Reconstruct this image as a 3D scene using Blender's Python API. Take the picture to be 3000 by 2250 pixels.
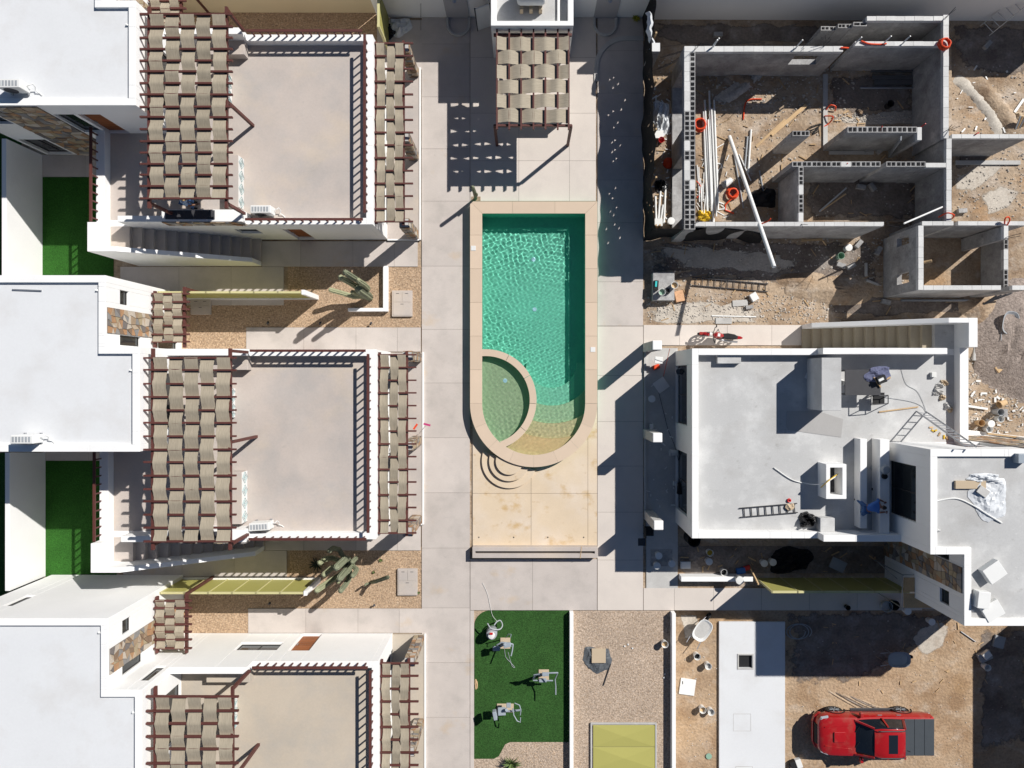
import bpy, bmesh, math, random
from mathutils import Vector, Matrix
random.seed(7)
sc = bpy.context.scene
for o in list(bpy.data.objects): bpy.data.objects.remove(o)
C = sc.collection
R = math.radians

# ------------------------------------------------------------------ camera
H, F, NX, NY = 33.0, 2100.0, 1540.0, 1105.0      # drone height, focal length in photo px, nadir px
cam = bpy.data.cameras.new('camera'); camo = bpy.data.objects.new('camera', cam); C.objects.link(camo)
camo.location = (0, 0, H); camo.rotation_euler = (0, 0, 0)
cam.sensor_width = 36; cam.lens = 36 * F / 3000; cam.clip_end = 2000
cam.shift_x = -(NX - 1500) / 3000; cam.shift_y = (NY - 1125) / 3000
sc.camera = camo
# ------------------------------------------------------------------ light
SUN_EL = 42.0
sdir = Vector((0.774, 0.633, 0)).normalized()      # towards the sun on the ground
world = bpy.data.worlds.new('World'); sc.world = world; world.use_nodes = True
wn = world.node_tree; bg = wn.nodes['Background']
sky = wn.nodes.new('ShaderNodeTexSky'); sky.sky_type = 'NISHITA'; sky.sun_disc = False
sky.sun_elevation = R(SUN_EL); sky.sun_rotation = math.atan2(sdir.x, sdir.y); sky.air_density = .8; sky.dust_density = .0; sky.ozone_density = 3.0
wn.links.new(sky.outputs[0], bg.inputs[0]); bg.inputs[1].default_value = 0.05
sl = bpy.data.lights.new('sun', 'SUN'); sl.energy = 5.0; sl.angle = R(0.55); sl.color = (1.0, 0.965, 0.915)
so = bpy.data.objects.new('sun', sl); C.objects.link(so)
dv = Vector((sdir.x * math.cos(R(SUN_EL)), sdir.y * math.cos(R(SUN_EL)), math.sin(R(SUN_EL))))
so.rotation_euler = dv.to_track_quat('Z', 'Y').to_euler(); so.location = (20, 20, 40)
sc.view_settings.view_transform = 'Standard'; sc.view_settings.look = 'None'
sc.view_settings.exposure = 0.16; sc.view_settings.gamma = 1.0; sc.view_settings.use_curve_mapping = False

# ------------------------------------------------------------------ helpers
def W(px, py, z=0.0):
    s = (H - z) / F
    return ((px - NX) * s, -(py - NY) * s, z)
def WX(px, z=0.0): return (px - NX) * (H - z) / F
def WY(py, z=0.0): return -(py - NY) * (H - z) / F

OFF = {}
class Frame:
    def __init__(self, x=0, y=0, z=0, rot=0): self.l = Vector((x, y, z)); self.r = rot
    def xf(self, p):
        c, s = math.cos(self.r), math.sin(self.r)
        return Vector((self.l.x + c*p[0] - s*p[1], self.l.y + s*p[0] + c*p[1], self.l.z + p[2]))
WORLD = Frame()
def tag(o, label=None, cat=None, group=None, kind=None):
    if label: o['label'] = label
    if cat: o['category'] = cat
    if group: o['group'] = group
    if kind: o['kind'] = kind
    return o
def thing(name, label=None, cat=None, group=None, at=(0, 0, 0), frame=WORLD, kind=None):
    e = bpy.data.objects.new(name, None); C.objects.link(e)
    e.location = frame.xf(at); e.rotation_euler = (0, 0, frame.r); e.empty_display_size = .3
    OFF[e.name] = Vector(at)
    return tag(e, label, cat, group, kind)

class MB:
    def __init__(s): s.v = []; s.f = []
    def add(s, vs, fs):
        b = len(s.v); s.v += [tuple(p) for p in vs]; s.f += [tuple(i + b for i in f) for f in fs]; return s
    def box(s, x0, x1, y0, y1, z0, z1):
        if x0 > x1: x0, x1 = x1, x0
        if y0 > y1: y0, y1 = y1, y0
        return s.add([(x0,y0,z0),(x1,y0,z0),(x1,y1,z0),(x0,y1,z0),(x0,y0,z1),(x1,y0,z1),(x1,y1,z1),(x0,y1,z1)],
              [(0,3,2,1),(4,5,6,7),(0,1,5,4),(1,2,6,5),(2,3,7,6),(3,0,4,7)])
    def obox(s, c, sx, sy, sz, rot=0, tilt=0):
        m = Matrix.Translation(Vector(c)) @ Matrix.Rotation(rot, 4, 'Z') @ Matrix.Rotation(tilt, 4, 'Y')
        p = [m @ Vector((a*sx/2, b*sy/2, c_*sz/2)) for c_ in (-1,1) for a, b in ((-1,-1),(1,-1),(1,1),(-1,1))]
        return s.add(p, [(0,3,2,1),(4,5,6,7),(0,1,5,4),(1,2,6,5),(2,3,7,6),(3,0,4,7)])
    def prism(s, pts, z0, z1):
        n = len(pts); a = sum(pts[i][0]*pts[(i+1)%n][1]-pts[(i+1)%n][0]*pts[i][1] for i in range(n))
        if a < 0: pts = pts[::-1]
        return s.add([(p[0],p[1],z0) for p in pts] + [(p[0],p[1],z1) for p in pts],
              [tuple(range(n-1,-1,-1)), tuple(range(n,2*n))] + [(i,(i+1)%n,n+(i+1)%n,n+i) for i in range(n)])
    def ring(s, outer, inner, z0, z1, closed=True):
        n = len(outer); m = n if closed else n-1
        vs = [(p[0],p[1],z) for z in (z0,z1) for loop in (outer,inner) for p in loop]
        O0,I0,O1,I1 = 0,n,2*n,3*n; fs = []
        for i in range(m):
            j = (i+1) % n
            fs += [(O1+i,O1+j,I1+j,I1+i),(O0+j,O0+i,I0+i,I0+j),(O0+i,O0+j,O1+j,O1+i),(I0+j,I0+i,I1+i,I1+j)]
        if not closed: fs += [(O0,O1,I1,I0),(O0+n-1,I0+n-1,I1+n-1,O1+n-1)]
        return s.add(vs, fs)
    def profx(s, prof, y0, y1):           # polygon in x,z swept along y
        n = len(prof)
        return s.add([(p[0],y0,p[1]) for p in prof]+[(p[0],y1,p[1]) for p in prof],
              [tuple(range(n)), tuple(range(2*n-1,n-1,-1))]+[(i,n+i,n+(i+1)%n,(i+1)%n) for i in range(n)])
    def tube(s, pts, r, n=8, caps=True):
        pts = [Vector(p) for p in pts]; k = len(pts); rs = r if isinstance(r,(list,tuple)) else [r]*k
        vs = []; prev = None
        for i, p in enumerate(pts):
            d = (pts[min(i+1,k-1)] - pts[max(i-1,0)])
            d = d.normalized() if d.length > 1e-9 else Vector((0,0,1))
            if prev is None:
                a = d.cross(Vector((0,0,1)));
                if a.length < 1e-3: a = d.cross(Vector((1,0,0)))
            else: a = prev - d*prev.dot(d)
            a.normalize(); prev = a; b = d.cross(a)
            vs += [p + (a*math.cos(2*math.pi*j/n)+b*math.sin(2*math.pi*j/n))*rs[i] for j in range(n)]
        fs = [(i*n+j,i*n+(j+1)%n,(i+1)*n+(j+1)%n,(i+1)*n+j) for i in range(k-1) for j in range(n)]
        if caps: fs += [tuple(range(n-1,-1,-1)), tuple((k-1)*n+j for j in range(n))]
        return s.add(vs, fs)
    def bar(s, a, b, w, h=None):          # square bar from a to b
        a, b = Vector(a), Vector(b); h = h or w; d = (b-a).normalized()
        u = d.cross(Vector((0,0,1)))
        if u.length < 1e-3: u = Vector((1,0,0))
        u.normalize(); v = u.cross(d)
        p = [q + u*i*w/2 + v*j*h/2 for q in (a,b) for i,j in ((-1,-1),(1,-1),(1,1),(-1,1))]
        return s.add(p, [(0,1,2,3),(7,6,5,4),(0,4,5,1),(1,5,6,2),(2,6,7,3),(3,7,4,0)])
    def lathe(s, c, prof, n=20, tilt=None):
        m = Matrix.Translation(Vector(c)) @ (tilt or Matrix())
        k = len(prof); vs = [m @ Vector((r*math.cos(2*math.pi*j/n), r*math.sin(2*math.pi*j/n), z)) for r,z in prof for j in range(n)]
        fs = [(i*n+j,i*n+(j+1)%n,(i+1)*n+(j+1)%n,(i+1)*n+j) for i in range(k-1) for j in range(n)]
        fs += [tuple(range(n-1,-1,-1)), tuple((k-1)*n+j for j in range(n))]
        return s.add(vs, fs)
    def sheet(s, pts, z): return s.add([(p[0],p[1],z) for p in pts], [tuple(range(len(pts)))])
    def mesh(s, name, m, smooth=False, off=(0,0,0)):
        me = bpy.data.meshes.new(name)
        me.from_pydata([(p[0]-off[0],p[1]-off[1],p[2]-off[2]) for p in s.v], [], s.f)
        bm = bmesh.new(); bm.from_mesh(me); bmesh.ops.recalc_face_normals(bm, faces=bm.faces)
        bm.to_mesh(me); bm.free()
        if m: me.materials.append(m)
        if smooth:
            me.polygons.foreach_set('use_smooth', [True]*len(me.polygons))
            try: me.set_sharp_from_angle(angle=R(40))
            except Exception: pass
        return me
    def build(s, name, m, parent=None, smooth=False, bevel=0, label=None, cat=None, group=None, kind=None):
        if parent is not None: off = OFF[parent.name]
        else:
            xs = [p[0] for p in s.v]; ys = [p[1] for p in s.v]
            off = Vector(((min(xs)+max(xs))/2, (min(ys)+max(ys))/2, min(p[2] for p in s.v)))
        o = bpy.data.objects.new(name, s.mesh(name, m, smooth, off)); C.objects.link(o)
        if parent is not None: o.parent = parent
        else: o.location = off
        OFF[o.name] = off
        if bevel:
            b = o.modifiers.new('bevel','BEVEL'); b.width = bevel; b.segments = 2; b.limit_method = 'ANGLE'
        return tag(o, label, cat, group, kind)
def inst(name, me, loc, parent=None, rotz=0, label=None, cat=None, group=None):
    o = bpy.data.objects.new(name, me); C.objects.link(o)
    if parent is not None: o.parent = parent; o.location = Vector(loc) - OFF[parent.name]; OFF[o.name] = Vector(loc)
    else: o.location = loc
    o.rotation_euler = (0, 0, rotz)
    return tag(o, label, cat, group)
def copy_tree(o, loc=None, rotz=None, parent=None):
    c = o.copy(); C.objects.link(c); c.parent = parent
    if loc is not None: c.location = loc
    if rotz is not None: c.rotation_euler = (0, 0, rotz)
    for ch in o.children: copy_tree(ch, parent=c)
    return c
def arc(cx, cy, r, a0, a1, n): return [(cx+r*math.cos(R(a0+(a1-a0)*i/n)), cy+r*math.sin(R(a0+(a1-a0)*i/n))) for i in range(n+1)]

# ------------------------------------------------------------------ materials
def ragged(m):
    """soft broken edge: fades out by the mesh attribute 'edge' plus noise"""
    nt = m.node_tree; N = nt.nodes; L = nt.links; b = N['Principled BSDF']
    at = N.new('ShaderNodeAttribute'); at.attribute_name = 'edge'; geo = N.new('ShaderNodeNewGeometry')
    n = N.new('ShaderNodeTexNoise'); n.inputs['Scale'].default_value = 2.2; n.inputs['Detail'].default_value = 6; n.inputs['Roughness'].default_value = .65; L.new(geo.outputs['Position'], n.inputs['Vector'])
    a = N.new('ShaderNodeMath'); a.operation = 'MULTIPLY_ADD'; L.new(n.outputs[0], a.inputs[0]); a.inputs[1].default_value = 2.2; a.inputs[2].default_value = -1.1
    c = N.new('ShaderNodeMath'); c.operation = 'ADD'; L.new(a.outputs[0], c.inputs[0]); L.new(at.outputs['Fac'], c.inputs[1])
    r = N.new('ShaderNodeMapRange'); r.inputs[1].default_value = .35; r.inputs[2].default_value = .75; L.new(c.outputs[0], r.inputs[0]); L.new(r.outputs[0], b.inputs['Alpha'])
    return m
def M(name, col, rough=.75, var=.1, scale=.8, fine=.06, fscale=30, bump=.0, bscale=40, bdist=.01, metal=0, spec=.3,
      objvar=0, stains=(), stretch=(1,1,1), trans=0, coat=0):
    m = bpy.data.materials.new(name); m.use_nodes = True; nt = m.node_tree; N = nt.nodes; L = nt.links
    b = N['Principled BSDF']; b.inputs['Roughness'].default_value = rough; b.inputs['Metallic'].default_value = metal
    b.inputs['Specular IOR Level'].default_value = spec
    if coat: b.inputs['Coat Weight'].default_value = coat; b.inputs['Coat Roughness'].default_value = .05
    geo = N.new('ShaderNodeNewGeometry')
    def noise(sc_, det=3, st=(1,1,1), rg=.55):
        mp = N.new('ShaderNodeMapping'); mp.inputs['Scale'].default_value = st; L.new(geo.outputs['Position'], mp.inputs[0])
        n = N.new('ShaderNodeTexNoise'); n.inputs['Scale'].default_value = sc_; n.inputs['Detail'].default_value = det
        n.inputs['Roughness'].default_value = rg; L.new(mp.outputs[0], n.inputs['Vector']); return n.outputs[0]
    def madd(x, a, bb):
        q = N.new('ShaderNodeMath'); q.operation = 'MULTIPLY_ADD'; L.new(x, q.inputs[0])
        q.inputs[1].default_value = a; q.inputs[2].default_value = bb; return q.outputs[0]
    def mul(x, y):
        q = N.new('ShaderNodeMath'); q.operation = 'MULTIPLY'; L.new(x, q.inputs[0]); L.new(y, q.inputs[1]); return q.outputs[0]
    f = madd(noise(scale, 5), 2.6*var, 1-1.3*var)
    if fine: f = mul(f, madd(noise(fscale, 2, stretch), 3*fine, 1-1.5*fine))
    if objvar:
        oi = N.new('ShaderNodeObjectInfo'); f = mul(f, madd(oi.outputs['Random'], 2*objvar, 1-objvar))
    base = N.new('ShaderNodeRGB'); base.outputs[0].default_value = (*col, 1); cur = base.outputs[0]
    for i, (sc2, ss, lo, hi, amt) in enumerate(stains):
        mr = N.new('ShaderNodeMapRange'); mr.inputs[1].default_value = lo; mr.inputs[2].default_value = hi
        mr.inputs[4].default_value = amt; L.new(noise(ss, 6, (1,1+.3*i,1), .6), mr.inputs[0])
        mx = N.new('ShaderNodeMix'); mx.data_type = 'RGBA'; mx.inputs['B'].default_value = (*sc2, 1)
        L.new(mr.outputs[0], mx.inputs['Factor']); L.new(cur, mx.inputs['A']); cur = mx.outputs['Result']
    vm = N.new('ShaderNodeVectorMath'); vm.operation = 'SCALE'; L.new(cur, vm.inputs[0]); L.new(f, vm.inputs['Scale'])
    L.new(vm.outputs[0], b.inputs['Base Color'])
    if bump:
        bp = N.new('ShaderNodeBump'); bp.inputs['Strength'].default_value = bump; bp.inputs['Distance'].default_value = bdist
        L.new(noise(bscale, 4, stretch), bp.inputs['Height']); L.new(bp.outputs[0], b.inputs['Normal'])
    if trans:
        t = N.new('ShaderNodeBsdfTranslucent'); L.new(vm.outputs[0], t.inputs[0])
        ms = N.new('ShaderNodeMixShader'); ms.inputs[0].default_value = trans
        L.new(b.outputs[0], ms.inputs[1]); L.new(t.outputs[0], ms.inputs[2]); L.new(ms.outputs[0], N['Material Output'].inputs[0])
    return m
def ramp_by_object(name, cols, rough=.8, bump=.4):
    m = M(name, (.4,.3,.2), rough, .12, 3, .12, 40, bump, 25, .01); nt = m.node_tree; N = nt.nodes; L = nt.links
    oi = N.new('ShaderNodeObjectInfo'); cr = N.new('ShaderNodeValToRGB'); cr.color_ramp.interpolation = 'CONSTANT'
    while len(cr.color_ramp.elements) < len(cols): cr.color_ramp.elements.new(.5)
    for i, c in enumerate(cols): e = cr.color_ramp.elements[i]; e.position = i/len(cols); e.color = (*c, 1)
    L.new(oi.outputs['Random'], cr.inputs[0])
    vm = [n for n in N if n.type == 'VECT_MATH'][0]; L.new(cr.outputs[0], vm.inputs[0])
    return m
WHITE = M('white_stucco', (.82,.815,.80), .85, .05, .7, .03, 25, .25, 60, .004, stains=[((.68,.65,.60), .9, .6, .85, .3)])
ROOFW = M('white_roof_coating', (.67,.68,.69), .7, .05, .35, .025, 12, .1, 30, .004, stains=[((.565,.55,.535), .55, .5, .75, .6)])
TERR = M('terrace_concrete', (.49,.43,.388), .8, .13, .5, .05, 14, .1, 50, .004, stains=[((.41,.38,.36), .6, .42, .68, .8), ((.56,.47,.37), .35, .5, .72, .7), ((.34,.32,.30), 3.5, .62, .75, .35)])
TERR3 = M('terrace_concrete_tan', (.485,.42,.34), .8, .10, .45, .05, 14, .1, 50, .004, stains=[((.40,.37,.33), .7, .45, .7, .7)])
TERR4 = M('fresh_roof_screed', (.475,.475,.47), .85, .1, .5, .07, 20, .1, 50, .004, stains=[((.60,.60,.59), 1.0, .50, .70, .8), ((.385,.375,.36), .45, .5, .72, .8), ((.30,.29,.275), 2.6, .62, .74, .5), ((.66,.65,.64), 5, .66, .74, .6)])
PAVE = M('concrete_pavement', (.52,.468,.43), .8, .12, .7, .06, 22, .12, 60, .004, objvar=.06, stains=[((.40,.365,.335), 1.1, .48, .72, .6), ((.52,.38,.23), .5, .6, .74, .6), ((.28,.26,.24), 4.5, .64, .76, .35)])
PAVEN = M('new_concrete_pavement', (.61,.55,.495), .8, .06, .7, .04, 22, .1, 60, .004, objvar=.03, stains=[((.52,.47,.43), .9, .5, .75, .6)])
DECK = M('tan_deck_concrete', (.63,.51,.37), .8, .09, .6, .05, 25, .12, 60, .004, objvar=.03, stains=[((.67,.58,.49), .5, .45, .7, .7), ((.50,.33,.14), .75, .56, .68, .8), ((.44,.29,.13), 1.9, .62, .72, .6)])
COPING = M('pool_coping_stone', (.60,.475,.36), .7, .05, 1.2, .05, 50, .08, 80, .003, objvar=.05)
GRAVEL = M('gravel', (.41,.29,.19), .95, .15, .8, .6, 14, 1.0, 16, .03, stains=[((.24,.15,.09), 9, .5, .68, .65), ((.62,.50,.38), 12, .56, .7, .7)])
GRAVELP = M('pale_gravel', (.43,.335,.255), .95, .15, .8, .55, 14, 1.0, 16, .03, stains=[((.27,.19,.13), 9, .5, .68, .6), ((.66,.57,.48), 12, .56, .7, .65)])
PEBBLE = M('pebble', (.47,.35,.24), .9, .1, 1, .5, 16, objvar=.1)
DIRT = M('dirt', (.40,.305,.215), .95, .22, .5, .25, 9, .8, 9, .05, stains=[((.22,.145,.09), .7, .46, .64, .8), ((.50,.43,.36), 1.1, .52, .70, .75), ((.40,.24,.12), .45, .55, .68, .6), ((.15,.105,.075), 5, .58, .70, .6)])
DIRTW = M('warm_dirt', (.415,.298,.195), .95, .22, .5, .25, 9, .8, 9, .05, stains=[((.27,.165,.09), .7, .46, .64, .75), ((.52,.43,.34), 1.1, .54, .72, .7), ((.41,.265,.14), .45, .52, .70, .6), ((.17,.11,.07), 5, .58, .70, .5)])
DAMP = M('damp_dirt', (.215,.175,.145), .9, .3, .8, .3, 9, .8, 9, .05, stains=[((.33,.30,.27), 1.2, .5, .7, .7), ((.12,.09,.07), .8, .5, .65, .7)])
CEMENT = M('spilled_cement', (.50,.46,.40), .95, .2, 1.5, .2, 12, .5, 20, .02, stains=[((.33,.29,.25), 2, .5, .7, .7)])
DAMPSHADE = ragged(M('damp_dirt_shade', (.215,.175,.145), .9, .3, .8, .3, 9, .8, 9, .05, stains=[((.33,.30,.27), 1.2, .5, .7, .7), ((.12,.09,.07), .8, .5, .65, .7)]))  # damp dirt that also carries the shade of walls and blocks in its colour
CEMENTR = ragged(M('spilled_cement_patch', (.50,.45,.385), .95, .2, 1.5, .2, 12, .5, 20, .02, stains=[((.36,.30,.24), 2, .5, .7, .7)]))
STEPT = M('stair_concrete_tan', (.36,.31,.23), .85, .12, 1, .08, 20, .2, 40, .005)
TURF = M('artificial_turf', (.031,.086,.020), .9, .28, .9, .7, 22, .8, 40, .03, spec=.15, stains=[((.03,.10,.02), 2.2, .5, .75, .6)])
TURFC = M('bright_artificial_turf', (.025,.10,.014), .9, .25, .9, .6, 22, .8, 40, .03, spec=.15)
CAP = M('pale_wall_cap', (.60,.595,.58), .9, .12, 1.2, .1, 18, .3, 30, .006, objvar=.07)
BROWN = M('brown_painted_steel', (.10,.033,.027), .55, .12, 2, .06, 30, spec=.4, objvar=.1)
FABRY = M('shade_fabric', (.395,.343,.262), 1, .08, 1, .16, 9, .5, 9, .02, spec=0, stretch=(4,.35,1), trans=.16, objvar=.1)
FABRX = M('shade_fabric_cross', (.43,.377,.292), 1, .08, 1, .16, 9, .5, 9, .02, spec=0, stretch=(.35,4,1), trans=.16, objvar=.05)
STONE = ramp_by_object('cladding_stone', [(.33,.24,.16),(.22,.15,.10),(.42,.33,.24),(.24,.23,.22),(.38,.22,.12),(.48,.42,.35),(.17,.15,.14),(.36,.29,.19)])
GLASSD = M('dark_window_glass', (.02,.024,.026), .08, .1, 1, 0, spec=.6)
FRAME = M('dark_window_frame', (.045,.042,.04), .45, 0, 1, 0)
WOOD = M('varnished_door_wood', (.27,.085,.022), .5, .15, 1.5, .15, 12, stretch=(1,8,8), objvar=.15)
OLIVE = M('olive_metal_panel', (.40,.375,.115), .5, .05, .6, .02, 20, objvar=.03)
OLIVEF = M('pale_olive_frame', (.56,.52,.27), .5, .05, 1, .02)
BLOCK = M('grey_concrete_block', (.36,.355,.35), .95, .2, 1.6, .2, 12, .6, 22, .012, objvar=.09, stains=[((.50,.49,.475), 1.8, .5, .66, .75), ((.22,.21,.205), 1.1, .48, .66, .75), ((.16,.15,.145), 4.2, .60, .72, .6)])
CONC = M('raw_concrete', (.47,.46,.44), .9, .12, 1, .08, 20, .25, 40, .005, stains=[((.58,.57,.55), 1.6, .5, .7, .5), ((.34,.33,.31), .9, .55, .75, .5)])
BLACKC = M('black_shade_cloth', (.011,.011,.012), .8, .25, 1.5, .2, 40, .4, 6, .05)
PVC = M('white_plastic', (.72,.72,.70), .4, .05, 2, .02, objvar=.06)
PVCG = M('grey_plastic', (.33,.35,.37), .45, .08, 2, .03, objvar=.1)
ORANGE = M('orange_conduit', (.72,.07,.02), .5, .1, 5, .05)
RED = M('red_car_paint', (.37,.008,.010), .3, .08, 2, .05, 12, spec=.5, coat=.7, stains=[((.30,.10,.07), 2.2, .5, .75, .55)])
REDP = M('red_plastic', (.52,.02,.02), .4, .05, 2, 0)
BLACK = M('black_rubber', (.015,.015,.016), .7, .15, 3, .1, 20)
DARKM = M('dark_metal', (.05,.05,.055), .5, .15, 3, .1)
STEEL = M('galvanised_metal', (.42,.43,.45), .4, .12, 3, .05, metal=.7)
MGREY = M('grey_painted_metal', (.30,.34,.38), .4, .08, 3, .03, objvar=.05)
CACT = M('cactus_skin', (.20,.215,.14), .8, .15, 4, .15, 40)
CACTT = M('cactus_tip', (.30,.31,.19), .8, .15, 4, .15, 40)
LEAF = M('agave_leaf', (.11,.16,.05), .6, .15, 4, .1)
CREAM = M('cream_wall_paint', (.62,.52,.34), .85, .05, .7, .03, 25, .2, 60, .004)
GREYW = M('grey_wall_paint', (.40,.39,.40), .85, .06, .7, .03, 25, .2, 60, .004)
TIMBER = M('raw_timber', (.52,.36,.20), .85, .15, 2, .2, 10, .3, 20, .005, stretch=(6,1,6), objvar=.18)
TAR = M('plastic_sheet', (.62,.64,.66), .35, .1, 2, .1, 6, .5, 5, .05)
TARD = M('grey_tarpaulin', (.10,.11,.12), .5, .15, 2, .1, 6, .6, 6, .05)
BAG = M('black_bin_bag', (.012,.012,.013), .25, .1, 3, 0, 0, .8, 8, .06, spec=.6)
TEAL = M('teal_pool_plaster', (.155,.575,.42), .6, .16, .6, .08, 9)
STEP1 = M('green_step_plaster', (.20,.58,.42), .6, .08, 1, .05, 12); STEP2 = M('moss_step_plaster', (.36,.54,.34), .6, .08, 1, .05, 12)
STEP3 = M('ochre_step_plaster', (.55,.50,.29), .6, .08, 1, .05, 12); SAND = M('sand_step_plaster', (.70,.52,.28), .6, .08, 1, .05, 12)
SKIN = M('skin', (.26,.13,.08), .6, 0, 1, 0); JEANS = M('blue_denim', (.055,.12,.27), .85, .15, 6, .1)
SHIRT = M('blue_shirt', (.06,.15,.42), .85, .1, 6, .05); SHIRTL = M('pale_blue_shirt', (.40,.52,.68), .85, .1, 6, .05)
HAT = M('straw_hat', (.33,.22,.10), .85, .1, 9, .1); HAIR = M('dark_hair', (.012,.010,.009), .6, 0, 1, 0)
BLUE = M('blue_plastic', (.04,.15,.42), .45, .05, 2, 0); YELL = M('yellow_plastic', (.65,.42,.03), .5, .05, 2, 0)
GREEN = M('sage_plastic', (.25,.40,.30), .5, .05, 2, 0); PURP = M('violet_cloth', (.12,.13,.21), .9, .1, 4, .1, bump=.4, bscale=8)
CARD = M('cardboard', (.50,.40,.28), .9, .08, 2, .05)
# ------------------------------------------------------------------ ground and paving
def rect(x0, y0, x1, y1, z=0): return [(WX(x0,z),WY(y0,z)),(WX(x1,z),WY(y0,z)),(WX(x1,z),WY(y1,z)),(WX(x0,z),WY(y1,z))]
def pool_loop(inset, n=48):
    z = .5; r = 186.5-inset; cx, cy = 1563.5, 1182
    L_ = [(1377+inset, 590+inset), (1750-inset, 590+inset)] + [(cx+r*math.cos(R(a*180/n)), cy+r*math.sin(R(a*180/n))) for a in range(n+1)]
    return [(WX(p[0],z), WY(p[1],z)) for p in L_]
hole = pool_loop(17); LOT = -.8; XL, YL = WX(1974), WY(1788.5)
bm = bmesh.new()
def loop_edges(pts):
    v = [bm.verts.new((p[0],p[1],0)) for p in pts]
    for k in range(len(v)): bm.edges.new((v[k], v[(k+1)%len(v)]))
loop_edges(hole); loop_edges([(-500,-500),(XL,-500),(XL,YL),(500,YL),(500,500),(-500,500)])
bmesh.ops.triangle_fill(bm, use_beauty=True, edges=bm.edges[:], normal=(0,0,1))
gm = bpy.data.meshes.new('ground'); bm.to_mesh(gm); bm.free(); gm.materials.append(DIRT)
go = bpy.data.objects.new('ground', gm); C.objects.link(go); tag(go, kind='structure')
MB().sheet([(XL,-500),(500,-500),(500,YL),(XL,YL)], LOT).build('lower_ground', DIRTW, kind='structure')
MB().box(XL-.003,60,YL-.004,YL+.12,LOT-.1,-.004).build('retaining_edge', CONC, kind='structure')
JOINT = M('joint_filler', (.20,.17,.145), .95, .1, 1, .1)
def slabs(name, xs, ys, m, skip=(), top=.05, base=True, gap=.012):
    r = thing(name, at=W((xs[0]+xs[-1])/2, (ys[0]+ys[-1])/2), kind='structure')
    if base:
        MB().prism(rect(xs[0]+1,ys[0]+1,xs[-1]-1,ys[-1]-1), .006, top-.008).build('bedding', JOINT, r)
    for i in range(len(xs)-1):
        for j in range(len(ys)-1):
            if (i,j) in skip: continue
            x0,x1,y0,y1 = WX(xs[i]),WX(xs[i+1]),WY(ys[j]),WY(ys[j+1]); g = gap/2
            MB().box(x0+g,x1-g,y1+g,y0-g,.008,top+random.uniform(-.0015,.0015)).build('slab', m, r)
    return r
slabs('walkway', [1236,1377], [52,130,285,437,590,780,965,1122,1282,1443,1605,1780,1940,2100,2270], PAVE)
slabs('paved_corner', [1105,1237], [60,205], PAVE)
slabs('kiosk_terrace', [1377.8,1520,1668,1746], [52,170,333,472,590], PAVEN, top=.06)
slabs('east_walkway', [1750,1884], [52,150,274,400,528,653,826,955], PAVE); slabs('east_walkway', [1750,1884], [955.8,1100,1235,1365,1500,1640,1787], PAVEN)
slabs('south_plaza', [1377.8,1560,1749], [1637,1787], PAVE)
pd = thing('pool_deck', at=W(1565,1500), kind='structure')
def dcurve(xa, xb, n=14):
    o = []
    for i in range(n+1):
        x = xa+(xb-xa)*i/n; o.append((x, 1185+math.sqrt(max(0, 183.0**2-(x-1563.5)**2))))
    return o
for pts in (dcurve(1385,1555.6)+[(1555.6,1444.6),(1385,1444.6)], dcurve(1556.4,1721.6)+[(1721.6,1444.6),(1556.4,1444.6)], dcurve(1722.4,1746,4)+[(1749,1200),(1749,1444.6),(1722.4,1444.6)],
            [(1385,1445.4),(1555.6,1445.4),(1555.6,1601),(1385,1601)],[(1556.4,1445.4),(1721.6,1445.4),(1721.6,1601),(1556.4,1601)],[(1722.4,1445.4),(1749,1445.4),(1749,1601),(1722.4,1601)]):
    MB().prism([(WX(a),WY(b)) for a,b in pts], .004, .06).build('slab', DECK, pd)
slabs('plaza_east', [1884.8,1975,2090,2230,2370,2510,2700], [1722,1787], PAVEN)
slabs('path_beside_stairs', [1884.8,1990,2130,2260,2420], [952,1012], PAVEN)
def gravel(name, pts, m=GRAVEL, z=.012, n=0):
    o = MB().prism(pts, .002, z).build(name, m, kind='structure')
    return o
def scatter(name, pts, n, r0, r1, m, z=.02):
    xs = [p[0] for p in pts]; ys = [p[1] for p in pts]
    def inside(x, y):
        c = False; j = len(pts)-1
        for i in range(len(pts)):
            if (pts[i][1] > y) != (pts[j][1] > y) and x < (pts[j][0]-pts[i][0])*(y-pts[i][1])/(pts[j][1]-pts[i][1])+pts[i][0]: c = not c
            j = i
        return c
    b = MB(); k = 0
    base = [(1,0,0),(0,1,0),(-1,0,0),(0,-1,0),(0,0,1),(0,0,-1)]
    fs = [(0,1,4),(1,2,4),(2,3,4),(3,0,4),(1,0,5),(2,1,5),(3,2,5),(0,3,5)]
    while k < n:
        x, y = random.uniform(min(xs),max(xs)), random.uniform(min(ys),max(ys))
        if not inside(x, y): continue
        r = random.uniform(r0, r1)*random.uniform(.6,1); a = random.uniform(0,6.28)
        vs = []
        for q in base:
            s_ = [r*random.uniform(.65,1.2)]*3; qx = q[0]*math.cos(a)-q[1]*math.sin(a); qy = q[0]*math.sin(a)+q[1]*math.cos(a)
            vs.append((x+qx*s_[0], y+qy*s_[0]*.8, z+q[2]*s_[0]*.6))
        b.add(vs, fs); k += 1
    return b.build(name, m, kind='stuff')

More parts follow.
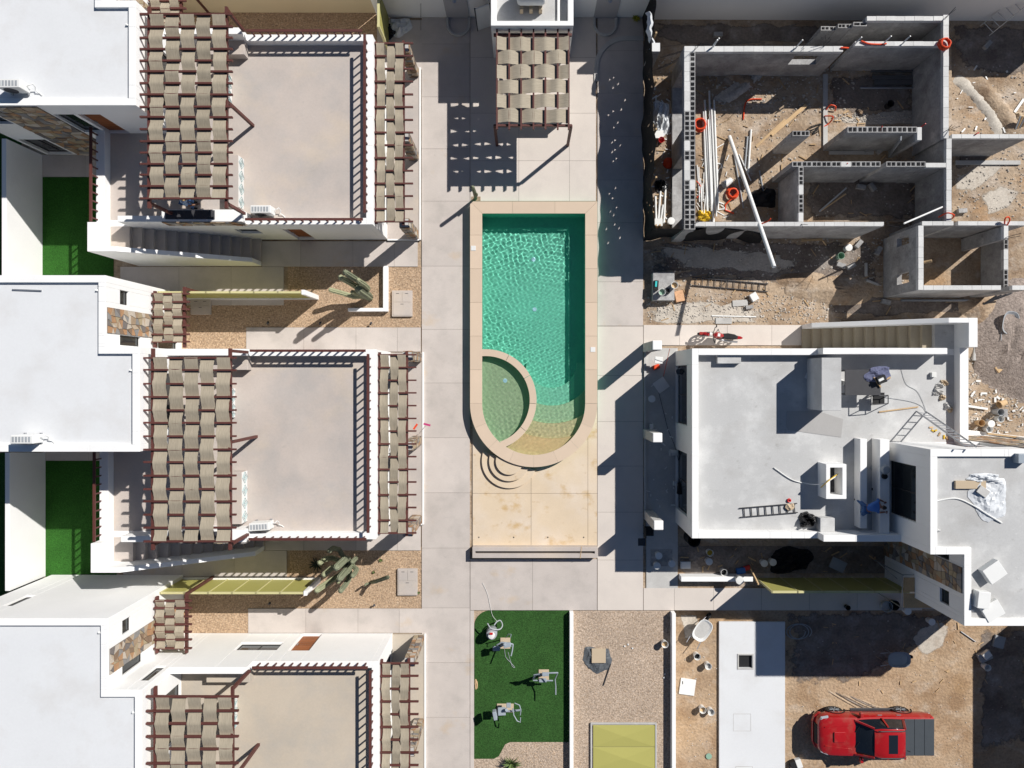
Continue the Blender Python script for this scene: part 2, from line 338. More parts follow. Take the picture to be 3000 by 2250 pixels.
# ------------------------------------------------------------------ shared builders
def wall_with(mb, axis, c0, c1, u0, u1, z0, z1, ops=()):
    """boxes round rectangular openings; axis 'x': wall runs along x between y=c0..c1; 'y': runs along y between x=c0..c1"""
    us = sorted(set([u0,u1]+[o[0] for o in ops]+[o[1] for o in ops])); us = [u for u in us if u0-1e-6 <= u <= u1+1e-6]
    for a, b in zip(us, us[1:]):
        if b-a < 1e-5: continue
        cuts = sorted([(max(o[2],z0), min(o[3],z1)) for o in ops if o[0] <= a+1e-6 and o[1] >= b-1e-6]); z = z0
        for lo, hi in cuts + [(z1, z1)]:
            if lo - z > 1e-4:
                if axis == 'x': mb.box(a,b,c0,c1,z,lo)
                else: mb.box(c0,c1,a,b,z,lo)
            z = max(z, hi)
def window(root, axis, face, depth, u0, u1, z0, z1, mull=1, name='window', pm=None, fm=None):
    """frame with pane set back `depth` (signed) from the wall's outer face"""
    pm = pm or GLASSD; fm = fm or FRAME
    t = .045; d = face + depth; e = .05 if depth < 0 else -.05
    def bx(mb, a, b, za, zb, da, db):
        if axis == 'x': mb.box(a,b,min(da,db),max(da,db),za,zb)
        else: mb.box(min(da,db),max(da,db),a,b,za,zb)
    f = MB(); bx(f,u0,u1,z0,z0+t,d,d+e); bx(f,u0,u1,z1-t,z1,d,d+e); bx(f,u0,u0+t,z0+t,z1-t,d,d+e); bx(f,u1-t,u1,z0+t,z1-t,d,d+e)
    for i in range(1, mull): u = u0+(u1-u0)*i/mull; bx(f,u-t/2,u+t/2,z0+t,z1-t,d,d+e)
    fo = f.build(name, fm, root)
    for i in range(mull):
        a = u0+(u1-u0)*i/mull+t/2+(t/2 if i == 0 else 0)+.001; b = u0+(u1-u0)*(i+1)/mull-t/2-(t/2 if i == mull-1 else 0)-.001
        p = MB(); bx(p,a,b,z0+t+.001,z1-t-.001,d+e*.3,d+e*.6); p.build('pane', pm, fo)
    return fo
def door(root, axis, face, depth, u0, u1, z0, z1):
    d = face + depth; e = .05 if depth < 0 else -.05; n = 9
    def bx(mb, a, b, za, zb, da, db):
        if axis == 'x': mb.box(a,b,min(da,db),max(da,db),za,zb)
        else: mb.box(min(da,db),max(da,db),a,b,za,zb)
    l = MB(); bx(l,u0,u1,z0,z1,d,d+e); lo = l.build('door', WOOD, root)
    for i in range(n):
        a = z0+(z1-z0)*i/n; p = MB(); bx(p,u0+.02,u1-.02,a+.012,a+(z1-z0)/n-.012,d+e,d+e*1.5); p.build('plank', WOOD, lo)
    k = MB(); bx(k,u0+.08,u0+.11,z0+.95,z0+1.15,d+e*1.5,d+e*2.4); k.build('handle', STEEL, lo)
def stones(root, name, axis, face, out, u0, u1, z0, z1, size=.24):
    """cladding: backing plus separate irregular stones. axis as in wall_with; out=+1/-1 outward direction"""
    def P(u, z, d): return (u, face+out*d, z) if axis == 'x' else (face+out*d, u, z)
    b = MB()
    if axis == 'x': b.box(u0,u1,face+out*.002,face+out*.02,z0,z1)
    else: b.box(face+out*.002,face+out*.02,u0,u1,z0,z1)
    par = b.build(name, JOINT, root)
    nu = max(2, round((u1-u0)/size)); nz = max(2, round((z1-z0)/size)); g = {}
    for i in range(nu+1):
        for j in range(nz+1):
            u = u0+(u1-u0)*i/nu; z = z0+(z1-z0)*j/nz
            if 0 < i < nu: u += random.uniform(-.36,.36)*size
            if 0 < j < nz: z += random.uniform(-.36,.36)*size
            g[i,j] = (u, z)
    for i in range(nu):
        for j in range(nz):
            q = [g[i,j],g[i+1,j],g[i+1,j+1],g[i,j+1]]
            polys = [q] if random.random() < .7 else [[q[0],q[1],q[2]],[q[0],q[2],q[3]]]
            for p in polys:
                cu = sum(a[0] for a in p)/len(p); cz = sum(a[1] for a in p)/len(p); t = random.uniform(.035,.06)
                k = 1-.018/size*1.3
                pts = [(cu+(a[0]-cu)*k, cz+(a[1]-cz)*k) for a in p]; n = len(pts)
                MB().add([P(a,c,.012) for a,c in pts]+[P(a,c,t) for a,c in pts],
                    [tuple(range(n-1,-1,-1)),tuple(range(n,2*n))]+[(m,(m+1)%n,n+(m+1)%n,n+m) for m in range(n)]).build('stone', STONE, par)
    return par
def ribbon(axis, c, w, stations, z, amp, phase, thick=.012):
    """woven fabric strip along axis; stations are beam positions; passes over beams where (i+phase) is even"""
    b = MB(); sub = 6; rows = []; p1, p2 = random.uniform(0,6.28), random.uniform(0,6.28)
    for i in range(len(stations)-1):
        for k in range(sub + (1 if i == len(stations)-2 else 0)):
            t = k/sub; u = stations[i]+(stations[i+1]-stations[i])*t
            sg = 1 if (i+phase) % 2 == 0 else -1
            tri = 1-2*t; zz = z + amp*sg*(.3*math.cos(math.pi*t)+.7*tri)*(1 if abs(tri) > .2 else 1)
            bulge = 1 - .06*math.sin(math.pi*t)*random.uniform(.4,1)
            rows.append((u, zz+random.uniform(-.008,.008), w*bulge/2*(1+.03*math.sin(u*3.1+p2)), .022*math.sin(u*1.9+p1)+random.uniform(-.008,.008)))
    n = len(rows)
    def P(u, v, zz): return (v, u, zz) if axis == 'y' else (u, v, zz)
    vs = []; cols = 4
    for dz in (0, -thick):
        for u, zz, hw, j in rows:
            for q in range(cols+1):
                v = -1+2*q/cols; vs.append(P(u, c+j+hw*v, zz+dz+.004*(v*v-.5)))
    K = cols+1; fs = []
    for i in range(n-1):
        for q in range(cols):
            a = i*K+q; fs.append((a,a+1,a+K+1,a+K)); a += n*K; fs.append((a,a+K,a+K+1,a+1))
        for q in (0, cols):
            a = i*K+q; fs.append((a,a+K,a+K+n*K,a+n*K))
    fs += [(q,q+1,q+1+n*K,q+n*K) for q in range(cols)] + [((n-1)*K+q,(n-1)*K+q+1,(n-1)*K+q+1+n*K,(n-1)*K+q+n*K) for q in range(cols)]
    return b.add(vs, fs)
def pergola(fr, name, label, group, at, x0, x1, ys, zb, girders, strips, posts, bw=.068, bh=.10, flip=0):
    """beams along local x at ys; girders: (x, y0, y1); strips: (x centre, width); posts: ((x,y,z0))"""
    r = thing(name, label, 'pergola', group, at, fr)
    bm = MB().box(x0,x1,-bw/2,bw/2,-bh/2,bh/2).mesh('beam', BROWN)
    for y in ys:
        o = inst('beam', bm, (0, y, zb), r); o.rotation_euler.z = random.uniform(-.004,.004)
    for gx, ya, yb in girders: MB().box(gx-.05,gx+.05,ya,yb,zb-bh/2-.14,zb-bh/2-.002).build('girder', BROWN, r)
    for i, (c, w) in enumerate(strips):
        ribbon('y', c, w, list(ys), zb, bh/2+.012, i+flip).build('fabric_strip', FABRY, r, smooth=True)
    for p in posts:
        x, y, z0 = p; MB().box(x-.055,x+.055,y-.055,y+.055,z0,zb-bh/2-.142).build('post', BROWN, r)
    return r
def railing(fr, label, a, b, z0, z1, group='brown railings on the terrace parapets', sp=.345):
    a = Vector((*a, 0)); b = Vector((*b, 0)); d = (b-a); L_ = d.length; d.normalize(); n = max(1, round(L_/sp))
    r = thing('railing', label, 'railing', group, (a.x, a.y, z0), fr)
    MB().bar((a.x,a.y,z1), (b.x,b.y,z1), .10, .06).build('handrail', BROWN, r)
    me = MB().box(-.025,.025,-.025,.025,0,z1-z0-.025).mesh('baluster', BROWN)
    for i in range(n):
        p = a + d*L_*(i+.5)/n; inst('baluster', me, (p.x,p.y,z0), r)
    return r
def ac_unit(fr, label, x, y, z, rot=0, group=None, hose=1):
    f2 = Frame(*fr.xf((x,y,z)), fr.r+rot)
    r = thing('air_conditioner', label, 'air conditioner', group, (0,0,0), f2)
    MB().box(-.42,.42,-.16,.16,.10,.68).build('casing', PVC, r, bevel=.025)
    for i in range(6): MB().box(-.36+.12*i,-.28+.12*i,-.1,.1,.681,.686).build('vent_slot', PVCG, r)
    MB().lathe((-.1,-.166,.38), [(.24,-.006),(.24,.006),(.22,.012),(.05,.014)], 20, Matrix.Rotation(R(90),4,'X')).build('fan_grille', DARKM, r)
    for s in (-1,1): MB().box(s*.3-.03,s*.3+.03,-.2,.2,0,.1).build('foot', STEEL, r)
    if hose: MB().tube([(.42,.05,.3),(.55,.07,.33),(.62,.14,.3),(.66,.06,.18),(.62,-.05,.12),(.72,-.12,.03),(.8,-.2,.02)], .022, 8).build('hose', PVC, r, smooth=True)
    return r

# ------------------------------------------------------------------ house template (origin: outer corner of terrace block)
PH = 3.3; TZ = 2.9; UZ = 6.0
def house(fr, label, n_beams, who, finished=True, terr=TERR, wall_label=None):
    h = thing('house', label, 'house', 'white houses of the terrace row', (-7,-3,0), fr)
    t = .27
    # terrace block walls
    m = MB(); wall_with(m,'y',-t,0,-7.87,0,0,PH,[(-3.4,-.7,.05,2.35),(-7.2,-4.6,.05,2.35)]); m.build('wall', WHITE, h, bevel=.012)
    window(h,'y',0,-.18,-3.4,-.7,.05,2.35,2); window(h,'y',0,-.18,-7.2,-4.6,.05,2.35,2)
    nops = [(-4.13,-3.23,.05,2.1),(-6.5,-4.65,1.12,2.05)]
    m = MB(); wall_with(m,'x',-t,0,-5.2,-t,0,PH,nops); wall_with(m,'x',-t,0,-8.35,-5.2,0,3.9,[(-6.5,-5.2,1.12,2.05)]); m.build('wall', WHITE, h, bevel=.012)
    door(h,'x',0,-.2,-4.13,-3.23,.05,2.1); window(h,'x',0,-.16,-6.5,-4.65,1.12,2.05,2)
    m = MB(); wall_with(m,'x',-7.87,-7.87+t,-5.2,-t,0,PH,[(-4.1,-3.28,.05,2.3)]); wall_with(m,'x',-7.87,-7.87+t,-11.1,-5.2,0,TZ-.001,[(-6.16,-5.22,1.43,2.3)]); m.build('wall', WHITE, h, bevel=.012)
    door(h,'x',-7.87,.2,-4.1,-3.28,.05,2.3); window(h,'x',-7.87,.16,-6.16,-5.22,1.43,2.3,1)
    m = MB(); wall_with(m,'y',-11.46,-11.1,-7.9,-3.96,0,PH); m.box(-11.46,-11.1,-9.09,-7.9,0,3.9); m.build('wall', WHITE, h, bevel=.012)
    # terrace floor
    MB().box(-11.1,-t,-7.6,-t,2.62,TZ).build('terrace_floor', terr, h)
    MB().box(-11.1,-10.29,-8.89,-7.601,2.62,TZ-.003).build('landing', terr, h)
    # parapet by the stairs and bench
    m = MB().box(-10.29,-8.47,-7.87,-7.62,TZ-.0005,3.8); m.build('stair_parapet', WHITE, h, bevel=.012)
    MB().box(-7.1 if finished else -5.9,-5.3,-.85,-t,TZ,3.35).build('bench', terr, h, bevel=.015)
    cb = MB().box(-8.47,-5.2,-7.87,-7.38 if finished else -7.62,TZ,3.85).build('counter', WHITE if not finished else WHITE, h, bevel=.012)
    if finished:
        stones(h,'stone_cladding','x',-7.87,-1,-8.47,-5.2,3.22,3.85,.26)
        MB().box(-8.3,-6.3,-7.78,-7.42,3.852,3.9).build('grill_top', DARKM, h)
        # two tiled benches
        for (xa,xb,ya,yb,zz) in ((-6.0,-5.49,-7.2,-5.05,3.5),(-6.5,-6.0,-2.85,-1.6,3.5)):
            b = MB().box(xa,xb,ya,yb,TZ,zz).build('tiled_bench', terr, h, bevel=.01)
            tl = MB(); n = 4
            tl.box(xb+.002,xb+.012,ya+.02,yb-.02,TZ+.02,zz-.02); tb = tl.build('tile_panel', PVC, b)
            q = MB()
            for i in range(n):
                cy = ya+(yb-ya)*(i+.5)/n; cz = (TZ+zz)/2; hy = (yb-ya)/n*.44; hz = .26
                for k in (1.0,.55):
                    for (a1,b1),(a2,b2) in (((0,1),(1,0)),((1,0),(0,-1)),((0,-1),(-1,0)),((-1,0),(0,1))):
                        q.bar((xb+.016,cy+a1*hy*k,cz+b1*hz*k),(xb+.016,cy+a2*hy*k,cz+b2*hz*k),.03,.008)
                q.box(xb+.012,xb+.02,cy-.04,cy+.04,cz-.04,cz+.04)
            q.build('tile_pattern', M('teal_tile_'+who, (.25,.36,.36), .4, 0,1,0), b)
    # stairs
    st = MB().box(-10.29,-5.81,-8.885,-7.875,.0,.05).build('staircase', terr if finished else STEPT, h)
    n = 12; tr = (10.29-5.81)/n
    for i in range(n):
        x0 = -10.29+tr*i; z1 = TZ-.003-(i+1)*(TZ/(n+1)); MB().box(x0+.001,x0+tr+.025,-8.885,-7.875,max(.051,z1-.28-.25),z1).build('step', terr if finished else STEPT, st)
    MB().profx([(-11.1,.0),(-5.81,.0),(-5.81,1.15),(-10.29,3.9),(-11.1,3.9)], -9.09,-8.89).build('stair_wall', WHITE, h, bevel=.012)
    # upper block
    poly = [(-15.7,2.69),(-9.63,2.69),(-9.63,0),(-8.35,0),(-8.35,-3.96),(-15.7,-3.96)]
    m = MB(); wall_with(m,'x',2.69-t,2.69,-15.7,-9.63,0,UZ,[(-14.7,-14.3,3.1,4.5)]); m.build('wall', WHITE, h, bevel=.012)
    window(h,'x',2.69,-.14,-14.7,-14.3,3.1,4.5,1)
    eops = [(1.7,2.26,4.4,5.02),(.1,.5,3.53,5.02),(.1,.42,.4,2.1)]
    m = MB(); wall_with(m,'y',-9.63-t,-9.63,0,2.69-t,0,UZ,eops); m.build('wall', WHITE, h, bevel=.012)
    for a,b,c,d in eops: window(h,'y',-9.63,-.14,a,b,c,d,1)
    stones(h,'stone_cladding','y',-9.63,1,.52,1.5,.02,5.9,.27)
    m = MB(); wall_with(m,'x',-t,0,-9.63-t,-8.35,0,UZ,[(-8.95,-8.55,3.75,5.15)]); m.build('wall', WHITE, h, bevel=.012)
    window(h,'x',0,-.14,-8.95,-8.55,3.75,5.15,1)
    m = MB(); wall_with(m,'y',-8.35-t,-8.35,-3.96+t,-t,0,UZ,[(-3.2,-1.0,TZ+.02,5.0)]); m.build('wall', WHITE, h, bevel=.012)
    window(h,'y',-8.35,-.16,-3.2,-1.0,TZ+.02,5.0,2)
    sops = [(-11.14,-10.26,TZ+.01,5.05),(-12.1,-11.3,3.0,5.05),(-15.4,-14.35,4.0,5.0),(-15.55,-14.4,.1,2.1)]
    m = MB(); wall_with(m,'x',-3.96,-3.96+t,-15.7,-8.35,0,UZ,sops); m.build('wall', WHITE, h, bevel=.012)
    door(h,'x',-3.96,.2,*sops[0]); window(h,'x',-3.96,.16,*sops[1],1); window(h,'x',-3.96,.16,*sops[2],2); window(h,'x',-3.96,.16,*sops[3],2)
    stones(h,'stone_cladding','x',-3.96,-1,-14.2,-12.15,.02,5.9,.3)
    inner = [(-15.7,2.69-t),(-9.63-t,2.69-t),(-9.63-t,-t),(-8.35-t,-t),(-8.35-t,-3.96+t),(-15.7,-3.96+t)]
    MB().prism(inner, 5.6, 5.875).build('roof', ROOFW if finished else TERR4, h)
    for (dx, dy) in ((-9.63-t-.06, 2.69-t-.3), (-8.35-t-.06,-.9)):
        MB().tube([(dx,dy,5.9),(dx-.08,dy+.02,5.94)], .04, 8).build('roof_drain', PVC, h)
    if not finished: return h
    # porch
    MB().box(0.001,1.46,-7.87,-.02,.004,.13).build('porch_floor', terr, h)
    e = MB().box(1.461,1.53,-7.9,0,.004,.16); e.box(.002,1.46,-7.93,-7.871,.004,.16); e.build('porch_edging', WHITE, h)
    for y in (-.42,-4.22,-7.84):
        p = MB().box(1.0,1.38,y,y+.33,.13,2.72).build('pillar', CONC, h)
        stones(p,'stone_cladding','y',1.38,1,y,y+.33,.13,2.7,.2); stones(p,'stone_cladding','x',y,-1,1.0,1.42,.13,2.7,.2); stones(p,'stone_cladding','x',y+.33,1,1.0,1.42,.13,2.7,.2)
    return h
def house_extras(fr, who, nth, n_beams):
    ys = [-.40-(7.38-.40)*i/(n_beams-1) for i in range(n_beams)]
    pergola(fr,'terrace_pergola','large pergola with five woven fabric strips, terrace of %s' % who,'roof terrace pergolas',(-6.7,-3.7,TZ),
        -8.34,-4.82, ys, 5.7, [(-8.05,-7.75,-.05),(-5.1,-7.75,-.05)], [(-7.72+.60*i,.525) for i in range(5)],
        [(-5.1,-.14,PH if 0 else 3.9),(-5.1,-3.64,TZ),(-5.1,-7.55,3.85),(-8.05,-7.55,3.85)], flip=0)
    pergola(fr,'porch_pergola','long narrow pergola over the front porch, %s' % who,'porch pergolas',(.8,-3.9,.13),
        .004,1.62,[-.21-(7.68-.21)*i/14 for i in range(15)], 2.95, [(.055,-7.75,-.1),(1.2,-7.8,-.05)], [(.27,.35),(.68,.35),(1.03,.35)], [], bh=.09, bw=.065)
    ep = pergola(fr,'entry_pergola','small pergola over the side entrance, %s' % who,'entry pergolas',(-8.8,1.35,0),
        -9.57,-7.98,[2.38-(2.38-.35)*i/6 for i in range(7)], 2.75, [(-9.5,.1,2.5),(-8.25,.1,2.67)], [(-9.3,.39),(-8.88,.39),(-8.48,.39)], [(-8.25,2.6,.02)], bh=.1, bw=.07)
    railing(fr,'brown railing on entrance side parapet, %s' % who,(-5.05,-.07),(-.33,-.07),PH,3.76)
    railing(fr,'long brown railing above the porch, %s' % who,(-.23,-.2),(-.23,-7.5),PH,3.76)
    railing(fr,'brown railing on staircase side parapet, %s' % who,(-5.1,-7.76),(-.3,-7.76),PH,3.76)
    railing(fr,'brown railing above turf courtyard, %s' % who,(-11.4,-4.0),(-11.4,-7.85),PH,3.76)
    if fr is H1: return
    # garden fence
    g = thing('garden_fence','olive panel fence beside entrance path, %s' % who,'fence','olive garden fences',(-6.4,2.5,0),fr)
    MB().box(-9.6,-3.32,2.42,2.58,.0,.18).build('plinth', WHITE, g)
    for i in range(6):
        a = -9.6+i*1.03; MB().box(a+.02,a+1.0,2.475,2.515,.19,2.12).build('panel', OLIVE, g)
        MB().box(a-.02,a+.018,2.46,2.54,.18,2.2).build('fence_post', OLIVEF, g)
    MB().box(-9.6,-3.45,2.455,2.545,2.125,2.2).build('top_rail', OLIVEF, g)
    MB().box(-3.42,-3.28,2.4,2.6,.18,2.24).build('end_post', WHITE, g)

H1 = Frame(-6.34,14.2); H2 = Frame(-6.20,1.15); H3 = Frame(-6.11,-11.78); H4 = Frame(6.89,-6.68,0,math.pi)
who = ['house by cream wall','house between both cactus beds','house facing clumped cactus']
house(H1,'white house by the cream boundary wall with a person on its roof terrace',17,'a',terr=TERR)
house(H2,'white two storey house standing between the two cactus gardens',15,'b',terr=TERR)
house(H3,'white two storey house whose wooden door faces the clump of cactus',15,'c',terr=TERR3)
for fr, w, k in zip((H1,H2,H3), who, (17,15,15)): house_extras(fr, w, 0, k)
house(H4,'unfinished white house with bare roof screed, ladders and a worker on its terrace',0,'d',finished=False,terr=TERR4)
# ------------------------------------------------------------------ gardens, courtyards and gravel beds of the houses
def lp(fr, x, y): p = fr.xf((x,y,0)); return (p.x, p.y)
def lrect(fr, x0, x1, y0, y1): return [lp(fr,x0,y0),lp(fr,x1,y0),lp(fr,x1,y1),lp(fr,x0,y1)]
def lslabs(fr, name, xs, ys, m):
    r = thing(name, at=((xs[0]+xs[-1])/2,(ys[0]+ys[-1])/2,0), frame=fr, kind='structure')
    MB().box(xs[0]+.02,xs[-1]-.02,ys[0]+.02,ys[-1]-.02,.003,.04).build('bedding', JOINT, r)
    for i in range(len(xs)-1):
        for j in range(len(ys)-1):
            MB().box(xs[i]+.006,xs[i+1]-.006,ys[j]+.006,ys[j+1]-.006,.005,.05+random.uniform(-.0015,.0015)).build('slab', m, r)
for fr in (H1,H2,H3):
    if fr is not H1: lslabs(fr,'garden_path',[-6.65,-4.0,-1.6,.3,1.38],[.02,1.14],PAVE)
    lslabs(fr,'stair_path',[-12.3,-9.6,-7.2,-4.78],[-9.08+.02,-7.95] if 0 else [-10.32,-9.12],PAVE)
    lslabs(fr,'stair_foot_paving',[-5.78,-4.0,-1.6,.3,1.38],[-9.118,-7.95],PAVE)
    if fr is not H1: gravel('gravel_bed', lrect(fr,-9.6,1.44,1.15,2.65)); gravel('gravel_bed', lrect(fr,-4.75,1.44,2.651,3.97)); gravel('gravel_bed', lrect(fr,-9.6,-6.66,.01,1.149))
    MB().prism(lrect(fr,-15.88,-12.62,-10.36,-5.0), .003, .035).build('artificial_lawn', TURFC, kind='structure')
    lslabs(fr,'courtyard_strip',[-15.88,-13.9,-11.9],[-4.99,-3.98],PAVE)
    if fr is not H3: lslabs(fr,'side_passage',[-12.6,-9.65,-7.2,-4.78],[-10.36,-10.33] if 0 else [-10.9,-10.33],PAVE)
scatter('gravel_stones', lrect(H2,-4.6,1.4,1.2,3.9), 1500, .015,.04, PEBBLE); scatter('gravel_stones', lrect(H3,-4.6,1.4,1.2,3.9), 1500, .015,.04, PEBBLE)
for fr, w in ((H1,'stair of house by cream wall'),(H2,'courtyard of house between both cactus beds'),(H3,'courtyard of house facing clumped cactus')):
    MB().box(*(lambda a,b: (a[0],b[0],a[1],b[1]))(lp(fr,-16.08,-10.3),lp(fr,-15.88,-3.99)),0,2.33).build('courtyard_wall', WHITE, bevel=.012, label='low white boundary wall along the turf '+(w if w[0]=='c' else 'courtyard of house by cream wall'), cat='wall', group='courtyard walls')
MB().prism([(-27,-20),(-23.2,-20),(-23.2,20),(-27,20)], .003, .03).build('neighbour_lawn', TURF, kind='structure')
# low white L wall in the cactus bed of house 2
m = MB(); a = W(1126,780); b = W(1140,905)
m.box(WX(1126),WX(1139),WY(914),WY(782),0,.32); m.box(WX(1024),WX(1126)-.001,WY(914),WY(904),0,.32)
m.build('garden_wall', WHITE, bevel=.015, label='low white L shaped wall around the tall forked cactus', cat='wall')
def utility_box(px0, py0, px1, py1, label):
    x0,x1,y0,y1 = WX(px0),WX(px1),WY(py1),WY(py0)
    r = thing('utility_box', label, 'utility box', 'concrete utility boxes in the gravel', ((x0+x1)/2,(y0+y1)/2,0))
    MB().box(x0,x1,y0,y1,0,.14).build('base', CONC if 0 else TERR, r, bevel=.012)
    xm = (x0+x1)/2; ym = y0+(y1-y0)*.55
    for (a,b,c,d) in ((x0+.06,xm-.008,ym+.008,y1-.06),(xm+.008,x1-.06,ym+.008,y1-.06),(x0+.06,x1-.06,y0+.06,ym-.008)):
        l = MB().box(a,b,c,d,.141,.155).build('lid', TERR, r, bevel=.006); MB().box((a+b)/2-.07,(a+b)/2+.07,d-.09,d-.07,.1555,.162).build('handle', DARKM, l)
utility_box(1150,852,1209,928,'concrete utility box beside the low L shaped wall'); utility_box(1166,1664,1224,1742,'concrete utility box beside the single column cactus')
utility_box(562,875,620,922,'concrete utility box in the shade behind the first olive fence')
# ------------------------------------------------------------------ cacti
def col_cactus(mb, path, r, n=9):
    pts = []; P_ = [Vector(p) for p in path]; k = 14
    for i in range(len(P_)-1):
        for q in range(k): pts.append(P_[i].lerp(P_[i+1], q/k))
    pts.append(P_[-1]); N_ = len(pts); rs = []
    for i in range(N_):
        t = i/(N_-1); dl = (pts[-1]-pts[i]).length; q = min(1, dl/(1.1*r)); e = max(.15, math.sqrt(1-(1-q)**2)); rs.append(r*e*(.85+.15*min(1,t*3)))
    b = len(mb.v); nn_ = 2*n; mb.tube(pts, rs, nn_)
    for i in range(N_):                                   # ribs
        for j in range(nn_):
            if j % 2:
                v = Vector(mb.v[b+i*nn_+j]); mb.v[b+i*nn_+j] = tuple(v + (pts[i]-v)*.22)
def cactus(label, base, arms, trunk):
    r = thing('cactus', label, 'cactus', None, base); B = Vector(base)
    mb = MB(); col_cactus(mb, [B+Vector(p) for p in trunk[0]], trunk[1]); mb.build('stem', CACT, r, smooth=True)
    for pa, ra in arms:
        mb = MB(); col_cactus(mb, [B+Vector(p) for p in pa], ra); mb.build('arm', CACT if random.random() < .6 else CACTT, r, smooth=True)
    return r
b = W(1084,872,.012)
cactus('tall forked cardon cactus inside the low L shaped wall', b, [
  ([(0,.0,.8),(-.25,.30,1.15),(-.42,.42,2.1),(-.55,.50,3.3)],.125),([(0,.05,1.0),(-.02,.42,1.4),(-.12,.55,2.4),(-.2,.62,3.9)],.125),([(.02,.05,1.1),(.22,.25,1.4),(.25,.32,2.3),(.22,.36,3.4)],.115),([(-.05,.0,.4),(-.6,-.02,.55),(-1.1,.12,.8),(-1.55,.22,1.3)],.11),
  ([(-.02,.1,.8),(-.22,.2,1.0),(-.28,.26,1.7)],.09),([(.0,-.05,.7),(-.35,.05,.9),(-.5,.1,1.5)],.10)], ([(0,0,0),(.0,.05,.9),(-.02,.12,2.4)],.2))
b = W(1035,1648,.012)
cactus('large clump of many armed cactus in gravel beside the wooden door path', b, [
  ([(0,0,.6),(-.45,.1,.85),(-.62,.12,1.5),(-.66,.12,2.6)],.12),([(.05,0,.5),(.35,-.1,.8),(.40,-.12,1.4),(.40,-.12,1.9)],.11),([(0,0,.5),(-.75,.42,.8),(-.95,.5,1.4),(-.98,.5,2.1)],.12),([(0,-.1,.6),(.02,-.5,.9),(.0,-.62,1.5),(.0,-.62,2.4)],.12),
  ([(0,0,.7),(-.4,.85,1.0),(-.5,1.05,1.6),(-.5,1.07,2.3)],.11),([(0,0,.6),(-.05,.4,.9),(.02,.55,1.7),(.02,.57,3.2)],.15),([(0,.0,.5),(-.45,-.4,.8),(-.75,-.52,1.3),(-.95,-.52,2.7)],.13),([(0,0,.5),(.32,.4,.8),(.36,.46,1.3),(.36,.46,1.8)],.10),
  ([(0,0,.4),(-.25,-.35,.6),(-.28,-.42,1.1),(-.28,-.44,1.7)],.09)], ([(0,0,0),(0,.0,1.0),(.08,.03,2.9)],.15))
b = W(1086,1706,.012)
cactus('slender single column cactus leaning over the gravel', b, [([(.02,.0,.2),(-.1,.05,.4),(-.12,.06,.7)],.05)], ([(0,0,0),(.45,.3,.9),(1.2,.78,1.9)],.09))
b = W(1394,582,.05)
cactus('single column cactus in a planter hole at the pool corner', b, [([(.02,.0,.5),(.1,-.03,.7),(.12,-.04,1.1)],.045)], ([(0,0,0),(.02,.02,1.0),(-.02,.05,1.9)],.085))
MB().box(WX(1381),WX(1408),WY(590),WY(577),.061,.075).build('planter_soil', DIRT, kind='structure')
def rosette(name, label, base, n, L_, m, wd=.035, up=.6):
    r = thing(name, label, 'plant', None, base); me = MB()
    for i in range(n):
        a = i*2.399+random.uniform(-.2,.2); q = up*random.uniform(.3,1.3); l = L_*random.uniform(.75,1.05); d = Vector((math.cos(a),math.sin(a),0)); s_ = Vector((-d.y,d.x,0))
        pts = []; k = 5
        for j in range(k+1):
            t = j/k; c = Vector(base)+d*l*t*(1-.12*q)+Vector((0,0,.05+q*l*math.sin(t*1.9)*.6)); w = wd*(1-t)*(1+1.2*t)
            pts += [c-s_*w+Vector((0,0,w*.4)), c-Vector((0,0,.01)), c+s_*w+Vector((0,0,w*.4))]
        lf = MB().add(pts, [f for j in range(k) for f in ((j*3,j*3+1,j*3+4,j*3+3),(j*3+1,j*3+2,j*3+5,j*3+4))]); lf.build('leaf', m, r, smooth=True)
    return r
rosette('yucca','green spiky yucca with long leaves at the curved turf edge',W(1499,2232,.02),46,.55,LEAF,.03,1.4)
rosette('agave','dark spiky agave in the shade beside the cactus clump',W(930,1652,.02),26,.42,M('dark_agave',(.05,.065,.04),.6),.03,.7)
for (px,py,sz) in ((1116,1640,.13),(1096,1675,.1),(1005,1660,.1),(1227,1735,.1),(1045,905,.12)):
    rosette('weed','tiny green weed sprouting in the cactus gravel',W(px,py,.012),10,sz,LEAF,.02,.9)['group'] = 'weeds in the cactus gravel'
def spot(px, py, label):
    b_ = W(px,py,.012); r = thing('garden_light', label, 'garden light', 'garden spotlights', b_); x,y,z = b_
    MB().tube([(x,y,z),(x,y,z+.16)], .012).build('stake', DARKM, r); MB().tube([(x-.03,y-.03,z+.15),(x+.05,y+.05,z+.24)], [.04,.055], 10).build('lamp_head', DARKM, r)
for px,py,l in ((788,948,'small black garden spotlight near the olive fence shade'),(940,949,'small black garden spotlight in the cactus shadow'),(1088,950,'small black garden spotlight below the L shaped wall'),
                (793,1765,'small black garden spotlight by the second fence'),(1097,1771,'small black garden spotlight at the gravel edge')): spot(px,py,l)
for fr, w in ((H1,'a'),(H2,'b')):
    pass
ac_unit(H1,'white air conditioner on the terrace of the house by cream wall',-4.55,-7.3,TZ,0,'air conditioners on roofs')
ac_unit(H2,'white air conditioner on the terrace of the house between cactus beds',-4.75,-7.3,TZ,0.06,'air conditioners on roofs')
ac_unit(H1,'white air conditioner on the upper roof of the house by cream wall',-12.75,-3.35,5.875,0,'air conditioners on roofs')
ac_unit(H2,'white air conditioner on the upper roof of the middle house',-12.4,-3.45,5.875,0,'air conditioners on roofs')
